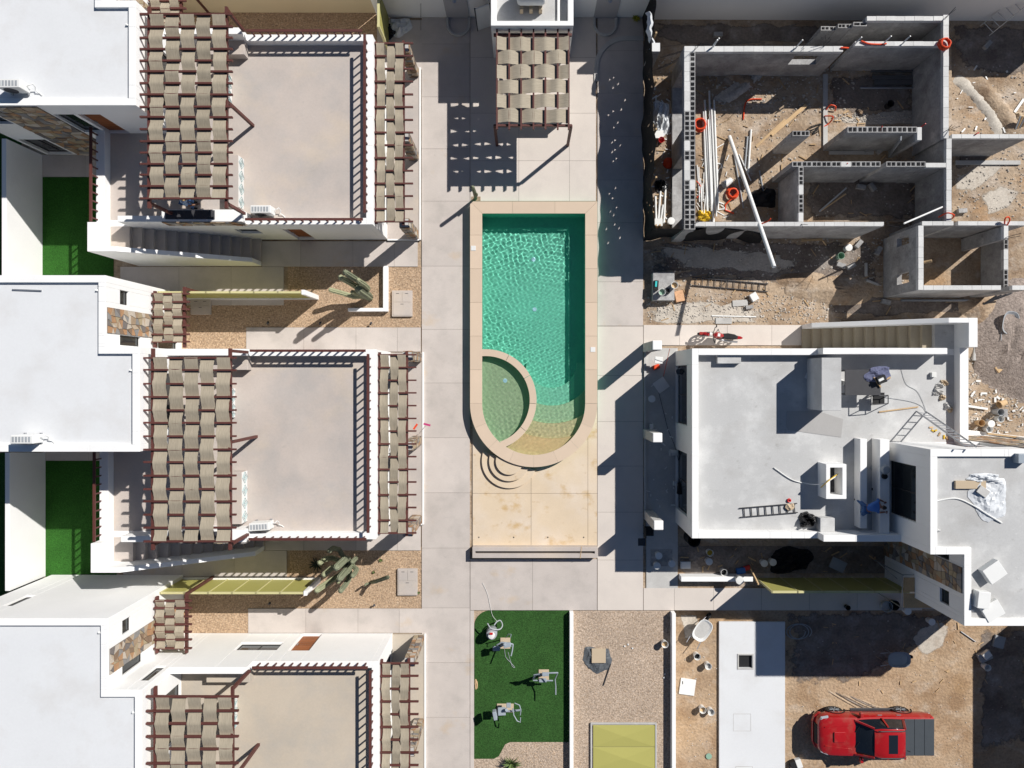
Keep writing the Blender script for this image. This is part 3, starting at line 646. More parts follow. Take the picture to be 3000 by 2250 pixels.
MB().tube([H2.xf((-13.2,2.16,5.905)),H2.xf((-12.1,2.12,5.905))], .03, 10).build('roof_pipe', STEEL, label='short grey pipe lying on the upper roof of the middle house', cat='pipe')
# ------------------------------------------------------------------ swimming pool
pool = thing('swimming_pool','raised swimming pool with rounded end, tan stone coping and green water','pool',None,W(1563,980))
o_, i_ = pool_loop(3), pool_loop(33.5); mid = pool_loop(18)
MB().ring(pool_loop(2.5), pool_loop(34), -1.2, .44).build('pool_shell', TEAL, pool)
oo, ii = pool_loop(0), pool_loop(35.5)
def cop(a, b, c, d):
    MB().prism([a,b,c,d], .441, .5).build('coping_stone', COPING, pool, bevel=.006)
def lerp2(p, q, t): return (p[0]+(q[0]-p[0])*t, p[1]+(q[1]-p[1])*t)
def cop_straight(axis, o0, o1, oc, i0, i1, ic, n):
    js = [o0+(o1-o0)*k/n for k in range(1,n)]; ea = [(o0,i0)]+[(q,q) for q in js]+[(o1,i1)]; sg = .003 if o1 > o0 else -.003
    for (a,ai),(b_,bi) in zip(ea, ea[1:]):
        p = [(a+sg,oc),(b_-sg,oc),(bi-sg,ic),(ai+sg,ic)]; cop(*([(q[0],q[1]) for q in p] if axis == 'x' else [(q[1],q[0]) for q in p]))
cop_straight('x',oo[0][0],oo[1][0],oo[0][1],ii[0][0],ii[1][0],ii[0][1],3); cop_straight('y',oo[1][1],oo[2][1],oo[1][0],ii[1][1],ii[2][1],ii[1][0],6); cop_straight('y',oo[-1][1],oo[0][1],oo[0][0],ii[-1][1],ii[0][1],ii[0][0],6)
nA = len(oo)-2-1; per = 6
for k in range(0, nA, per):
    a = oo[2+k:2+k+per+1]; c = ii[2+k:2+k+per+1]
    MB().ring([lerp2(a[0],a[1],.03)]+a[1:], [lerp2(c[0],c[1],.03)]+c[1:], .441, .5, closed=False).build('coping_stone', COPING, pool)
# basin floor, curved steps
def pz(px, py): return (WX(px,.5), WY(py,.5))
MB().prism(mid, -1.18, -.72).build('pool_floor', TEAL, pool)
low = [p for p in pool_loop(18)[2:]]         # right -> bottom -> left
for rr, zt, m_ in ((75,-.48,STEP1),(128,-.24,STEP2),(180,0.0,STEP3),(224,.22,SAND)):
    cx, cy = 1618, 1062; pts = []
    if rr < 114: pts.append(pz(1732,cy))
    last = None
    for q in range(61):
        a = R(180*q/60); x, y = cx+rr*math.cos(a), cy+rr*math.sin(a)
        if x > 1732 or (y > 1182 and math.hypot(x-1563.5,y-1182) > 168.5) or math.hypot(x-1423,y-1172) < 139: continue
        pts.append(pz(x,y)); last = (x,y)
    t0 = math.degrees(math.atan2(1172-last[1], last[0]-1423))
    pts += [pz(1423+139*math.cos(R(t0+(-73-t0)*q/14)), 1172-139*math.sin(R(t0+(-73-t0)*q/14))) for q in range(1,15)]
    for q in range(48,-1,-1):
        x, y = 1563.5+168.5*math.cos(R(q*180/48)), 1182+168.5*math.sin(R(q*180/48))
        if math.hypot(x-1423,y-1172) > 142 and math.hypot(x-cx,y-cy) > rr: pts.append(pz(x,y))
    MB().prism(pts, -1.1+.002*rr/75, zt).build('pool_step', m_, pool)
cx, cy = 1423, 1172
def jarc(r, a0=97, a1=-76, n=40): return [pz(cx+r*math.cos(R(a0+(a1-a0)*q/n)), cy-r*math.sin(R(a0+(a1-a0)*q/n))) for q in range(n+1)]
MB().ring(jarc(147), jarc(131), -1.1, .44, closed=False).build('plunge_wall', TEAL, pool)
for k in range(5):
    a0 = 96-34*k*.985; a1 = a0-33
    MB().ring(jarc(149,a0,a1,10), jarc(129,a0,a1,10), .441, .497, closed=False).build('coping_stone', COPING, pool)
jf = jarc(139) + [pz(1478,1330),pz(1440,1300),pz(1412,1262),pz(1397,1220),pz(1393,1182),pz(1393,1028)]
MB().prism(jf, -1.1, .0).build('plunge_floor', M('plunge_plaster',(.34,.46,.28),.6,.08,1,.05,12), pool)
LAMPC = M('pool_lamp_lens', (.45,.72,.85), .3, 0, 1, 0)
for p in (W(1563,763,-.719),W(1566,908,-.719),W(1480,1115,.001)):
    MB().lathe(p, [(.10,0),(.10,.015),(.07,.02),(.01,.021)], 16).build('pool_lamp', LAMPC, pool)
# skimmer lids
for px, py in ((1387,727),(1737,1024)):
    MB().box(WX(px-7,.5),WX(px+7,.5),WY(py+7,.5),WY(py-7,.5),.5005,.515).build('skimmer_lid', PVC, pool)
# water surface
wat = bpy.data.materials.new('pool_water'); wat.use_nodes = True; nt = wat.node_tree; nt.nodes.clear()
out = nt.nodes.new('ShaderNodeOutputMaterial')
WATER_MODE = 'caustic'
if WATER_MODE == 'caustic':
    g = nt.nodes.new('ShaderNodeBsdfPrincipled'); g.inputs['Transmission Weight'].default_value = 1; g.inputs['Roughness'].default_value = 0; g.inputs['IOR'].default_value = 1.333
    g.inputs['Base Color'].default_value = (1,1,1,1); nt.links.new(g.outputs[0], out.inputs[0])
va = nt.nodes.new('ShaderNodeVolumeAbsorption'); va.inputs[0].default_value = (.08,.84,.66,1); va.inputs[1].default_value = .75
if WATER_MODE != 'caustic': nt.links.new(va.outputs[0], out.inputs['Volume'])
import numpy as np
wm = MB(); st = .026; x0, x1 = WX(1394,.4), WX(1733,.4); y0, y1 = WY(1355,.4), WY(606,.4)
nx, ny = int((x1-x0)/st), int((y1-y0)/st)
rnd = random.Random(3); XX, YY = np.meshgrid(np.linspace(x0,x1,nx+1), np.linspace(y0,y1,ny+1)); ZZ = np.zeros_like(XX)
for q in range(40):
    a = rnd.uniform(0,6.283); lam = rnd.uniform(.10,.30) if q % 5 else rnd.uniform(.4,.9); A = (.0062 if q % 5 else .0035)*lam/6.283
    ZZ += A*np.sin(6.283/lam*(math.cos(a)*XX+math.sin(a)*YY)+rnd.uniform(0,6.283))*(1+.6*np.sin(.8*XX*math.sin(a*3)+.7*YY*math.cos(a*2)+a*5))
MD = .62+.3*np.sin(XX*.9+.7*YY+1)*np.sin(YY*.55-.4*XX)+.5*np.exp(-((YY-6.6)/1.3)**2)+.5*np.exp(-((YY+2.4)/1.2)**2)
ZZ = .385+MD*ZZ
ccx, ccy = pz(1563.5,1182); rad = (186.5-18)*(H-.5)/F; idx = {}
ok = ~((YY < ccy) & ((XX-ccx)**2+(YY-ccy)**2 > rad*rad))
num = np.cumsum(ok.ravel()).reshape(ok.shape)-1
wm.v = [tuple(p) for p in np.stack([XX[ok],YY[ok],ZZ[ok]],1).tolist()]
fok = ok[:-1,:-1]&ok[:-1,1:]&ok[1:,1:]&ok[1:,:-1]
wm.f = [tuple(p) for p in np.stack([num[:-1,:-1][fok],num[:-1,1:][fok],num[1:,1:][fok],num[1:,:-1][fok]],1).tolist()]
wo = wm.build('water_surface', wat, pool, smooth=True); wo.data.polygons.foreach_set('use_smooth',[True]*len(wo.data.polygons))
if WATER_MODE == 'caustic':
    wo.cycles.is_caustics_caster = True; sl.cycles.is_caustics_light = True
    for o in pool.children:
        if o is not wo: o.cycles.is_caustics_receiver = True
# round entrance steps to the pool
stp = thing('pool_steps','three semicircular concrete steps up to the pool coping','steps',None,W(1478,1390))
for k, (r_, z_) in enumerate(((82,.17),(60,.29),(40,.41))):
    cxp, cyp = 1492, 1352
    pts = [pz(cxp+r_*math.cos(R(a)), cyp+r_*math.sin(R(a))) for a in range(20,206,6)]
    pts += [pz(1420,1318),pz(1440,1318),pz(1490,1345),pz(1530,1358)] if 0 else []
    MB().prism(pts, .061+.001*k, z_).build('step', DECK, stp, bevel=.008)
# water trough at the end of the deck
tr = thing('water_trough','long raised concrete trough with a dark slot at the deck end','trough',None,W(1567,1620))
x0,x1 = WX(1384,.45),WX(1751,.45); y1,y0 = WY(1603,.45),WY(1635,.45)
MB().ring([(x0,y0),(x1,y0),(x1,y1),(x0,y1)],[(x0+.13,y0+.2),(x1-.13,y0+.2),(x1-.13,y1-.19),(x0+.13,y1-.19)],.0,.45).build('rim', TERR, tr, bevel=.01)
MB().box(x0+.12,x1-.12,y0+.19,y1-.18,.02,.2).build('basin', DARKM, tr)
MB().tube([W(1704,1600,.46),W(1702,1618,.465),W(1700,1636,.46)], .012).build('cord', TIMBER, tr)
for px in (1403,1505,1605,1710): MB().lathe(W(px,1574,.061), [(.03,0),(.03,.012),(.01,.014)], 10).build('deck_nozzle', DARKM, label='small dark water nozzle set in the tan deck', cat='nozzle', group='deck nozzles')
# ------------------------------------------------------------------ kiosk, its pergola and the boundary wall
ks = thing('pool_kiosk','flat roofed white pool kiosk with a storage tank on its roof','kiosk',None,W(1558,20))
x0,x1,y0,y1 = WX(1438,3.05),WX(1680,3.05),WY(75,3.05),18.6
MB().ring([(x0,y0),(x1,y0),(x1,y1),(x0,y1)],[(x0+.23,y0+.2),(x1-.23,y0+.2),(x1-.23,y1-.2),(x0+.23,y1-.2)],.004,3.05).build('wall', WHITE, ks, bevel=.012)
MB().box(x0+.22,x1-.22,y0+.19,y1-.19,2.3,2.6).build('roof', TERR4, ks)
MB().box(x1-.65,x1-.55,y0+.2,y1-.2,2.601,2.72).build('roof_kerb', WHITE, ks)
tk = thing('water_tank','pale grey horizontal water tank on ribbed legs on the kiosk roof','tank',None,W(1560,20,2.6))
bx,by = WX(1556,3.2), WY(-18,3.2)
MB().tube([(bx-.62,by,3.25),(bx-.56,by,3.25),(bx-.45,by,3.25),(bx+.45,by,3.25),(bx+.56,by,3.25),(bx+.62,by,3.25)], [.15,.40,.46,.46,.40,.15], 24).build('tank_body', PVC, tk, smooth=True)
for q in (-.4,0,.4): MB().box(bx+q-.07,bx+q+.07,by-.52,by+.5,2.6,2.95).build('saddle', CARD, tk)
MB().lathe((bx,by,3.7), [(.15,0),(.15,.06),(.12,.09)], 16).build('lid', DARKM, tk)
kp = thing('kiosk_pergola','brown pergola with six woven fabric strips in front of the pool kiosk','pergola',None,W(1560,240))
zb = 2.75; bxs = [WX(p,zb) for p in (1456,1492,1527,1563,1598,1634,1666)]; yb0, yb1 = WY(380,zb), y0-.02
bm_ = MB().box(-.036,.036,yb0,yb1,-.06,.06).mesh('beam', BROWN)
for x in bxs: inst('beam', bm_, (x,0,zb), kp)
for k, py in enumerate((129,168,210,253,296,339)):
    ribbon('x', WY(py,zb), .585, bxs, zb, .072, k).build('fabric_strip', FABRX, kp, smooth=True)
MB().box(WX(1446,zb),WX(1676,zb),WY(368,zb),WY(362,zb),zb-.2,zb-.062).build('girder', BROWN, kp)
MB().box(WX(1446,zb),WX(1676,zb),WY(102,zb),WY(95,zb),zb-.2,zb-.062).build('girder', BROWN, kp)
for px in (1449,1674): MB().box(WX(px,zb)-.06,WX(px,zb)+.06,WY(365,zb)-.06,WY(365,zb)+.06,.06,zb-.202).build('post', BROWN, kp)
bc = thing('bar_counter','white L shaped bar counter half hidden under the kiosk pergola','counter',None,W(1550,250,.06))
bcx0,bcx1 = WX(1462,1.05),WX(1660,1.05); yq = WY(330,1.05)
m = MB(); m.box(bcx0,bcx0+.3,yq,y0-.02,.06,1.05); m.box(bcx0+.301,bcx1,yq,yq+.3,.06,1.05); m.build('body', WHITE, bc, bevel=.01)
MB().box(bcx0-.08,bcx0+.38,yq-.08,y0-.02,1.051,1.09).build('counter_top', TERR, bc); MB().box(bcx0+.381,bcx1+.05,yq-.08,yq+.38,1.051,1.09).build('counter_top', TERR, bc)
dk = thing('metal_gate','grey metal door standing open beside the kiosk','gate',None,W(1420,60,.05))
a = Vector(W(1441,78,0)); b_ = Vector(W(1400,92,0))
MB().bar((a.x,a.y,1.05),(b_.x,b_.y,1.05),.04,1.9).build('leaf', PVC, dk); 
for q in (a,b_): MB().tube([(q.x,q.y,.06),(q.x,q.y,2.05)], .03).build('frame_post', DARKM, dk)
# boundary wall
def bwall(pxa, pya, pxb, pyb, h, m, label):
    a, b = W(pxa,pya), W(pxb,pyb)
    MB().prism([(a[0],a[1]),(b[0],b[1]),(b[0],b[1]+.2),(a[0],a[1]+.2)], 0, h).build('boundary_wall', m, label=label, cat='wall', group='boundary wall sections')
bwall(380,36,1106,38,3.0,CREAM,'cream painted boundary wall behind the first house')
bwall(1107,52,1888,52,3.0,WHITE,'white boundary wall behind the pool kiosk')
bwall(1889,57,3150,62,3.7,WHITE,'tall white boundary wall behind the unfinished block house')
gravel('gravel_bed', [(WX(380),WY(36)),(WX(1100),WY(36)),(WX(1100),14.2),(WX(380),14.2)])
# side olive gate by the boundary wall
og = thing('olive_gate','tall olive metal gate panel running to the boundary wall','gate',None,W(1130,90))
xg = WX(1140); MB().box(xg-.05,xg,WY(142),WY(40),.1,2.2).build('panel', OLIVE, og); MB().box(xg-.08,xg+.02,WY(142),WY(40),2.201,2.26).build('top_rail', OLIVEF, og)
MB().box(xg-.08,xg+.03,WY(150),WY(143),.0,2.3).build('post', OLIVEF, og)
for px in (1343,1772):          # two outdoor showers
    s_ = thing('outdoor_shower','grey outdoor shower with half round kerb beside the '+('open kiosk door' if px < 1500 else 'curved kerb'),'shower','outdoor showers by the boundary wall',W(px,60,.05))
    x = WX(px); yw = WY(52); MB().box(x-.52,x+.52,yw-.05,yw-.002,.05,2.9).build('back_panel', GREYW, s_)
    MB().tube([(x,yw-.05,2.1),(x,yw-.25,2.12),(x,yw-.28,2.05)], .02).build('shower_arm', STEEL, s_); MB().lathe((x,yw-.28,1.99), [(.02,.06),(.09,.02),(.09,0)], 14).build('shower_head', STEEL, s_)
    ko = arc(x,yw-.35,.56,180,360,20); ki = arc(x,yw-.35,.44,180,360,20)
    MB().ring([(x-.56,yw-.06)]+ko+[(x+.56,yw-.06)],[(x-.44,yw-.06)]+ki+[(x+.44,yw-.06)],.062,.18,closed=False).build('kerb', CONC, s_, bevel=.01)
k1 = thing('curved_kerb',kind='structure',at=W(1760,200))
pts_o = [(WX(1740),WY(240))]+[(WX(1740+92*(1-math.cos(R(a)))),WY(200-92*math.sin(R(a)))) for a in range(0,91,6)]+[(WX(1884),WY(108))]
pts_i = [(WX(1753),WY(240))]+[(WX(1753+79*(1-math.cos(R(a)))),WY(200-79*math.sin(R(a)))) for a in range(0,91,6)]+[(WX(1884),WY(121))]
MB().ring(pts_o,pts_i,.051,.11,closed=False).build('kerb_stone', CONC, k1)
mb = MB().tube([W(1233,50,1.6),W(1233,10,1.6)], .01).tube([W(1233,88,.05),W(1233,52,1.5)], .012); 
mb.build('stake', DARKM, label='thin dark pole leaning on the white boundary wall', cat='pole')
# ------------------------------------------------------------------ unfinished block house
uh = thing('unfinished_house','roofless grey concrete block house under construction','house',None,W(2400,400))
HB = {}
def hollow_block(L_, t, hgt, solid=False):
    key = (round(L_,3), round(t,3), solid)
    if key in HB: return HB[key]
    b = MB(); w = .03; x = L_/2-.004; y = t/2
    if solid: b.box(-x,x,-y,y,0,hgt)
    else:
        for (a0,a1,c0,c1) in ((-x,x,-y,-y+w),(-x,x,y-w,y),(-x,-x+w,-y+w,y-w),(x-w,x,-y+w,y-w),(-w/2,w/2,-y+w,y-w)): b.box(a0,a1,c0,c1,0,hgt)
        b.box(-x+w,x-w,-y+w,y-w,0,.02)
    HB[key] = b.mesh('block', CAP if solid else BLOCK); return HB[key]
def uwall(px0,py0,px1,py1, z1=2.75, z0=0.0, ops=(), style='solid', root=None, mat=None):
    root = root or uh
    x0,x1 = WX(px0,z1),WX(px1,z1); y1,y0 = WY(py0,z1),WY(py1,z1); ax = 'x' if (x1-x0) > (y1-y0) else 'y'
    bh = .2; m = MB()
    if ax == 'x': wall_with(m,'x',y0,y1,x0,x1,z0,z1-bh,ops)
    else: wall_with(m,'y',x0,x1,y0,y1,z0,z1-bh,ops)
    w = m.build('wall', mat or BLOCK, root)
    L_ = (x1-x0) if ax == 'x' else (y1-y0); t = (y1-y0) if ax == 'x' else (x1-x0)
    cols = 2 if t > .36 else 1; n = max(1, round(L_/.42)); bl = L_/n; tt = t/cols
    for c in range(cols):
        for i in range(n):
            u = (i+.5)*bl
            hol = style == 'hollow' and (cols == 1 or not (c == 0 and i > n*.62) ) and random.random() < .93
            me = hollow_block(bl, tt, bh-.004, not hol); dz = random.uniform(-.012,.004)
            loc = (x0+u, y0+(c+.5)*tt, z1-bh+.003+dz) if ax == 'x' else (x0+(c+.5)*tt, y0+u, z1-bh+.003+dz)
            inst('block', me, loc, w, 0 if ax == 'x' else math.pi/2)
    return w
xw0, xw1 = WX(2318,1.9), WX(2400,1.9)
uwall(2005,135,2470,151,ops=[(xw0,xw1,1.5,2.35)]); uwall(2505,121,2763,134); uwall(2540,47,2763,60)
for a,b,z in ((2500,2540,2.6),(2455,2500,2.4),(2405,2455,2.15)): uwall(a,60-(2.75-z)*-28,b,72-(2.75-z)*-28,z1=z,style='hollow')
uwall(2764,43,2780,405); uwall(2773,405.5,2788,647.5)
uwall(2005,151.5,2037,672,style='hollow',ops=[(10.6,13.2,.28,2.3),(6.8,9.5,.28,2.3)])
uwall(2322,383,2372,398,style='hollow'); uwall(2483,371,2687,388,style='hollow'); uwall(2688,372,2701,410)
uwall(2321,473,2580,488,style='hollow'); uwall(2597,473,2712,488,style='hollow'); uwall(2712.5,477,2772,490)
uwall(2340,488.5,2354,649.5,style='hollow')
uwall(2037.5,650,2590,662); uwall(2702,648,2794,660); uwall(2807,648,3010,660)
uwall(2789,393,3012,405)
AZ = 2.95
yA = WY(850,AZ)
uwall(2691,660.5,2706,849,z1=AZ,ops=[(WY(720,1.6),WY(695,1.6),1.2,2.2),(WY(832,1.6),WY(800,1.6),1.2,2.2)])
uwall(2706.5,836,2933,849,z1=AZ); uwall(2966,836,3012,849,z1=AZ); uwall(2941,661,2954,700,z1=AZ)
uwall(2941,700.5,2954,849,z1=1.6,z0=0,style='hollow')
FLOOR = MB().box(WX(2037.5,.28),WX(2788,.28),WY(649,.28),WY(135,.28),.01,.28).build('floor_fill', DIRT, uh)
MB().box(WX(2789,.28),WX(3020,.28),WY(648,.28),WY(406,.28),.01,.27).build('floor_fill', DIRT, uh)
for r_ in ((2412,217,2425,430),(2687,267,2700,372),(2430,442,2560,452),(2800,470,2990,482)):
    MB().box(WX(r_[0],.36),WX(r_[2],.36),WY(r_[3],.36),WY(r_[1],.36),.275,.36).build('footing', CONC, uh)
for (px,py) in ((2085,133),(2090,128),(2330,133),(2500,125),(2585,122),(2640,122)):     # conduits sticking out of the wall tops
    p = W(px,py+10,2.7); MB().tube([p,(p[0]+.02,p[1]+.05,3.0),(p[0]+.1,p[1]+.12,3.25)], .03).build('conduit_stub', PVC, uh)
for i in range(26):             # rebar stubs at the column positions
    px,py,z = random.choice([(2030,145,2.7),(2470,140,2.7),(2350,140,2.7),(2410,140,2.7),(2770,60,2.7),(2772,380,2.7),(2030,660,2.7),(2350,655,2.7),(2600,655,2.6),(2650,655,2.6),(2700,655,2.9),(2946,695,2.8)])
    p = Vector(W(px+random.uniform(-6,6),py+random.uniform(-5,5),z)); d = Vector((random.uniform(-.25,.25),random.uniform(-.25,.25),random.uniform(.3,.7)))
    MB().tube([p,p+d], .011, 6).build('rebar', DARKM, uh)
# orange conduits on the walls
def cable(label, pts, r, m, group=None, sub=6, name='hose', parent=None):
    P_ = [Vector(p) for p in pts]; out = []
    for i in range(len(P_)-1):
        p0,p1,p2,p3 = P_[max(i-1,0)],P_[i],P_[i+1],P_[min(i+2,len(P_)-1)]
        for k in range(sub):
            t = k/sub; out.append(.5*((2*p1)+(p2-p0)*t+(2*p0-5*p1+4*p2-p3)*t*t+(3*p1-p0-3*p2+p3)*t**3))
    out.append(P_[-1])
    return MB().tube(out, r, 7).build(name, m, parent, smooth=True, label=label, cat='hose' if not parent else None, group=group)
def coil(label, px, py, z, r, turns, m, thick=.035, tail=None, group='orange conduit coils'):
    c = Vector(W(px,py,z)); pts = []
    for i in range(turns*14+1):
        a = i*2*math.pi/14; rr = r*(1-.25*(i/(turns*14)))*random.uniform(.93,1.07); pts.append(c+Vector((rr*math.cos(a), rr*math.sin(a), .04+.05*i/14*.7+random.uniform(-.01,.02))))
    if tail: pts += [Vector(q) for q in tail]
    return MB().tube(pts, thick, 7).build('hose_coil', m, smooth=True, label=label, cat='hose', group=group)
coil('large orange conduit coil on the dirt beside the white pipe bundle',2048,368,.3,.30,6,ORANGE)
coil('flat red orange conduit coil near the long leaning pole',2144,568,.3,.26,5,ORANGE,tail=[W(2125,600,.32),W(2125,615,.32),W(2150,625,.32)])
coil('orange conduit coil hanging over the wall corner',2762,133,2.78,.24,6,ORANGE)
cable('orange conduit lying across the sunlit sill patch',[W(2232,290,.33),W(2195,292,.34),W(2182,310,.33),W(2178,350,.32)],.03,ORANGE,'loose orange conduits')
cable('orange conduit looping from the footing strip',[W(2420,322,.35),W(2432,308,.5),W(2448,312,.5),W(2446,325,.33)],.03,ORANGE,'loose orange conduits')
cable('orange conduit curl at the cable reel',[W(2416,340,.38),W(2440,342,.6),W(2430,360,.4),W(2412,372,.33)],.03,ORANGE,'loose orange conduits')
cable('orange conduit lying on the farther wall top',[W(2523,120,2.8),W(2545,128,2.8),W(2575,130,2.79),W(2597,128,2.8)],.035,ORANGE,'loose orange conduits')
cable('short orange conduit sticking out of the wall gap',[W(2463,140,2.78),W(2475,140,2.8),W(2486,141,2.7)],.035,ORANGE,'loose orange conduits')
cable('orange conduit drooping from the south wall corner room',[W(2790,640,2.77),W(2795,630,2.95),W(2775,624,2.95),W(2750,636,2.5)],.03,ORANGE,'loose orange conduits')
cable('orange conduit loop on the wall junction by the annex',[W(2943,655,2.8),W(2945,640,3.0),W(2955,636,3.0),W(2957,648,2.9),W(2938,670,2.5),W(2890,680,1.6)],.03,ORANGE,'loose orange conduits')
cable('thin red conduit hanging inside the block partition',[W(2585,370,2.78),W(2575,388,2.4),W(2545,412,1.0)],.02,REDP,'loose orange conduits')
cable('thin red conduit hanging from the middle partition wall',[W(2483,478,2.78),W(2475,495,2.2),W(2430,528,.5)],.02,REDP,'loose orange conduits')
cable('red conduit running down the inner corner',[W(2712,362,2.8),W(2690,378,2.3),W(2645,412,.7)],.022,REDP,'loose orange conduits')
cable('red conduit laid over the outer room wall',[W(2868,388,2.8),W(2850,398,2.6),W(2790,432,.6)],.022,REDP,'loose orange conduits')
cable('orange conduit end curling by the leaning pole',[W(2232,655,2.78),W(2250,648,3.0),W(2258,640,3.1)],.03,ORANGE,'loose orange conduits')
cable('orange cord dangling from the thick west wall',[W(2040,530,.6),W(2052,545,.35),W(2050,565,.32),W(2042,580,.32)],.02,ORANGE,'loose orange conduits')
# ------------------------------------------------------------------ black shade cloth fence
fc = thing('site_fence','tall black shade cloth fence around the unfinished block house','fence',None,W(1890,350))
xf = WX(1884); spots = [(1178,525),(1217,500),(1245,555),(1208,582),(1275,655),(1205,725),(1240,720),(1175,748),(1212,810),(1187,840),(1210,910),(1187,930),(1240,948),(1210,980),(1187,998),(1235,1022),(1207,1045),(1207,1225),(1170,1258),(1190,1285),(1233,1350),(1177,1382),(1212,1400),(1217,1460),(1240,1490),(1165,1495),(1240,1545),(1175,1582)]
hl = []
for a,b in spots:
    gx,gy = WX(1250+a*.4521), WY(b*.4521); t = (xf-gx)/sdir.x; hl.append((gy+t*sdir.y, t*math.tan(R(SUN_EL))))
yS, yN = WY(702), WY(30); cs = .085; ny, nz = int((yN-yS)/cs), int(2.5/cs)
rm = set()
for y,z in hl: rm.add((int((y-yS)/cs), int(z/cs)))
cb = MB(); rr_ = random.Random(5)
def cx_(y, z): return xf + .05*math.sin(y*2.1)+.03*math.sin(y*5.3+z*2)+.04*math.sin(z*1.7+y) + .015*z
for j in range(nz+1):
    for i in range(ny+1):
        y = yS+i*(yN-yS)/ny; z = .02+j*(2.46+.06*math.sin(y*1.3))/nz; cb.v.append((cx_(y,z),y,z))
for j in range(nz):
    for i in range(ny):
        a = j*(ny+1)+i; q = (a,a+1,a+ny+2,a+ny+1)
        if (i,j) in rm: cb.f.append((q[0],q[1],q[2]) if rr_.random() < .5 else (q[1],q[2],q[3]))
        else: cb.f.append(q)
o = cb.build('shade_cloth', BLACKC, fc, smooth=True)
cb = MB(); xa, xb = xf, WX(2225); n = 60
for j in range(13):
    for i in range(n+1):
        x = xa+(xb-xa)*i/n; sag = (max(0,(i-25)/(n-25)))**2; z = .02+(2.45-1.5*sag)*j/12
        cb.v.append((x, yS+.07*math.sin(x*2.2+z)+.05*math.sin(x*4.1)+.25*sag*(j/12)-.1*sag, z))
for j in range(12):
    for i in range(n): a = j*(n+1)+i; cb.f.append((a,a+1,a+n+2,a+n+1))
cb.build('shade_cloth', BLACKC, fc, smooth=True)
for k in range(6):
    y = yS+.1+k*2.05; MB().box(xf+.12,xf+.19,y,y+.07,0,2.5).build('post', TIMBER, fc)
for k in range(3):
    x = xf+.3+k*1.7; MB().box(x,x+.07,yS+.14,yS+.2,0,2.4-.3*k).build('post', TIMBER, fc)
def crumple(name, label, px, py, z, sx, sy, h, m, cat, seed=0, group=None, n=18, parent=None):
    rr_ = random.Random(seed+px); b = MB(); c = W(px,py,z); n = max(n, 10); ph = [rr_.uniform(0,6.28) for _ in range(8)]; fr_ = [rr_.uniform(2,6) for _ in range(8)]
    for j in range(n+1):
        for i in range(n+1):
            u,v = -1+2*i/n, -1+2*j/n; a = math.atan2(v,u); rad = max(abs(u),abs(v))
            edge = 1+.10*math.sin(2*a+ph[0])+.08*math.sin(3*a+ph[1])+.06*math.sin(5*a+ph[2]); rx_ = (1-.22*abs(u*v)); d = max(0,1-rad**3)
            wv = .5+.28*math.sin(fr_[0]*u+fr_[1]*v+ph[3])+.22*math.sin(fr_[2]*1.7*u-fr_[3]*1.7*v+ph[4])+.2*rr_.uniform(-1,1)
            b.v.append((c[0]+u*sx*edge*rx_+rr_.uniform(-.02,.02)*sx, c[1]+v*sy*edge*rx_+rr_.uniform(-.02,.02)*sy, z+.012+h*d*max(.12,wv)))
    for j in range(n):
        for i in range(n): a = j*(n+1)+i; b.f.append((a,a+1,a+n+2,a+n+1))
    return b.build(name, m, parent, label=label, cat=cat, group=group)
pl = MB()
for i in range(13):
    t = i/12; p = W(1902+10*t+3*math.sin(t*9),32+108*t,2.5+.2*math.sin(t*5)); 
    for q in (-1,0,1): pl.v.append((p[0]+q*.12+.03*math.sin(i*2+q),p[1],p[2]-abs(q)*.18))
for i in range(12):
    for q in range(2): a = i*3+q; pl.f.append((a,a+1,a+4,a+3))
pl.build('plastic_sheeting', TAR, smooth=True, label='torn pale plastic sheeting hanging on the black cloth fence', cat='plastic sheet')
gp = thing('concrete_post','square white topped concrete post behind the black fence','post',None,W(1915,160))
x,y,_ = W(1922,138,2.4); MB().box(x-.16,x+.16,y-.17,y+.17,0,2.3).build('shaft', BLOCK, gp); MB().box(x-.17,x+.17,y-.18,y+.18,2.301,2.4).build('cap', PVC, gp)

# ------------------------------------------------------------------ unfinished white house: terrace fittings
def onr(px, py, z): return W(px,py,z)
bk = thing('terrace_bar','tall grey concrete bar block casting a long shadow on the bare terrace','bar',None,W(2430,1130,TZ))
zt = 4.4; MB().box(WX(2407,zt),WX(2465,zt),WY(1203,zt),WY(1048,zt),TZ,zt).build('body', TERR4, bk, bevel=.015)
ch = thing('roof_shaft','square white open shaft with cables inside on the bare terrace','shaft',None,W(2450,1410,TZ))
zt = 3.75; x0,x1,y0,y1 = WX(2420,zt),WX(2480,zt),WY(1462,zt),WY(1360,zt)
MB().ring([(x0,y0),(x1,y0),(x1,y1),(x0,y1)],[(x0+.17,y0+.16),(x1-.17,y0+.16),(x1-.17,y1-.14),(x0+.17,y1-.14)],TZ,zt).build('wall', WHITE, ch, bevel=.012)
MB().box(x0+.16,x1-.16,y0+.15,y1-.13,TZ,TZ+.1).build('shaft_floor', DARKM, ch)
cable('',[W(2268,1370,2.95),W(2320,1405,2.95),W(2372,1418,3.0),W(2412,1416,3.7),W(2450,1395,3.5)],.022,PVC,parent=ch,name='cable'); cable('',[W(2405,1428,3.4),W(2425,1410,3.85),W(2455,1388,3.5)],.02,YELL,parent=ch,name='cable')
for k in ('cable',): 
    for o in ch.children:
        if o.name.startswith('cable') and 'label' in o: del o['label']
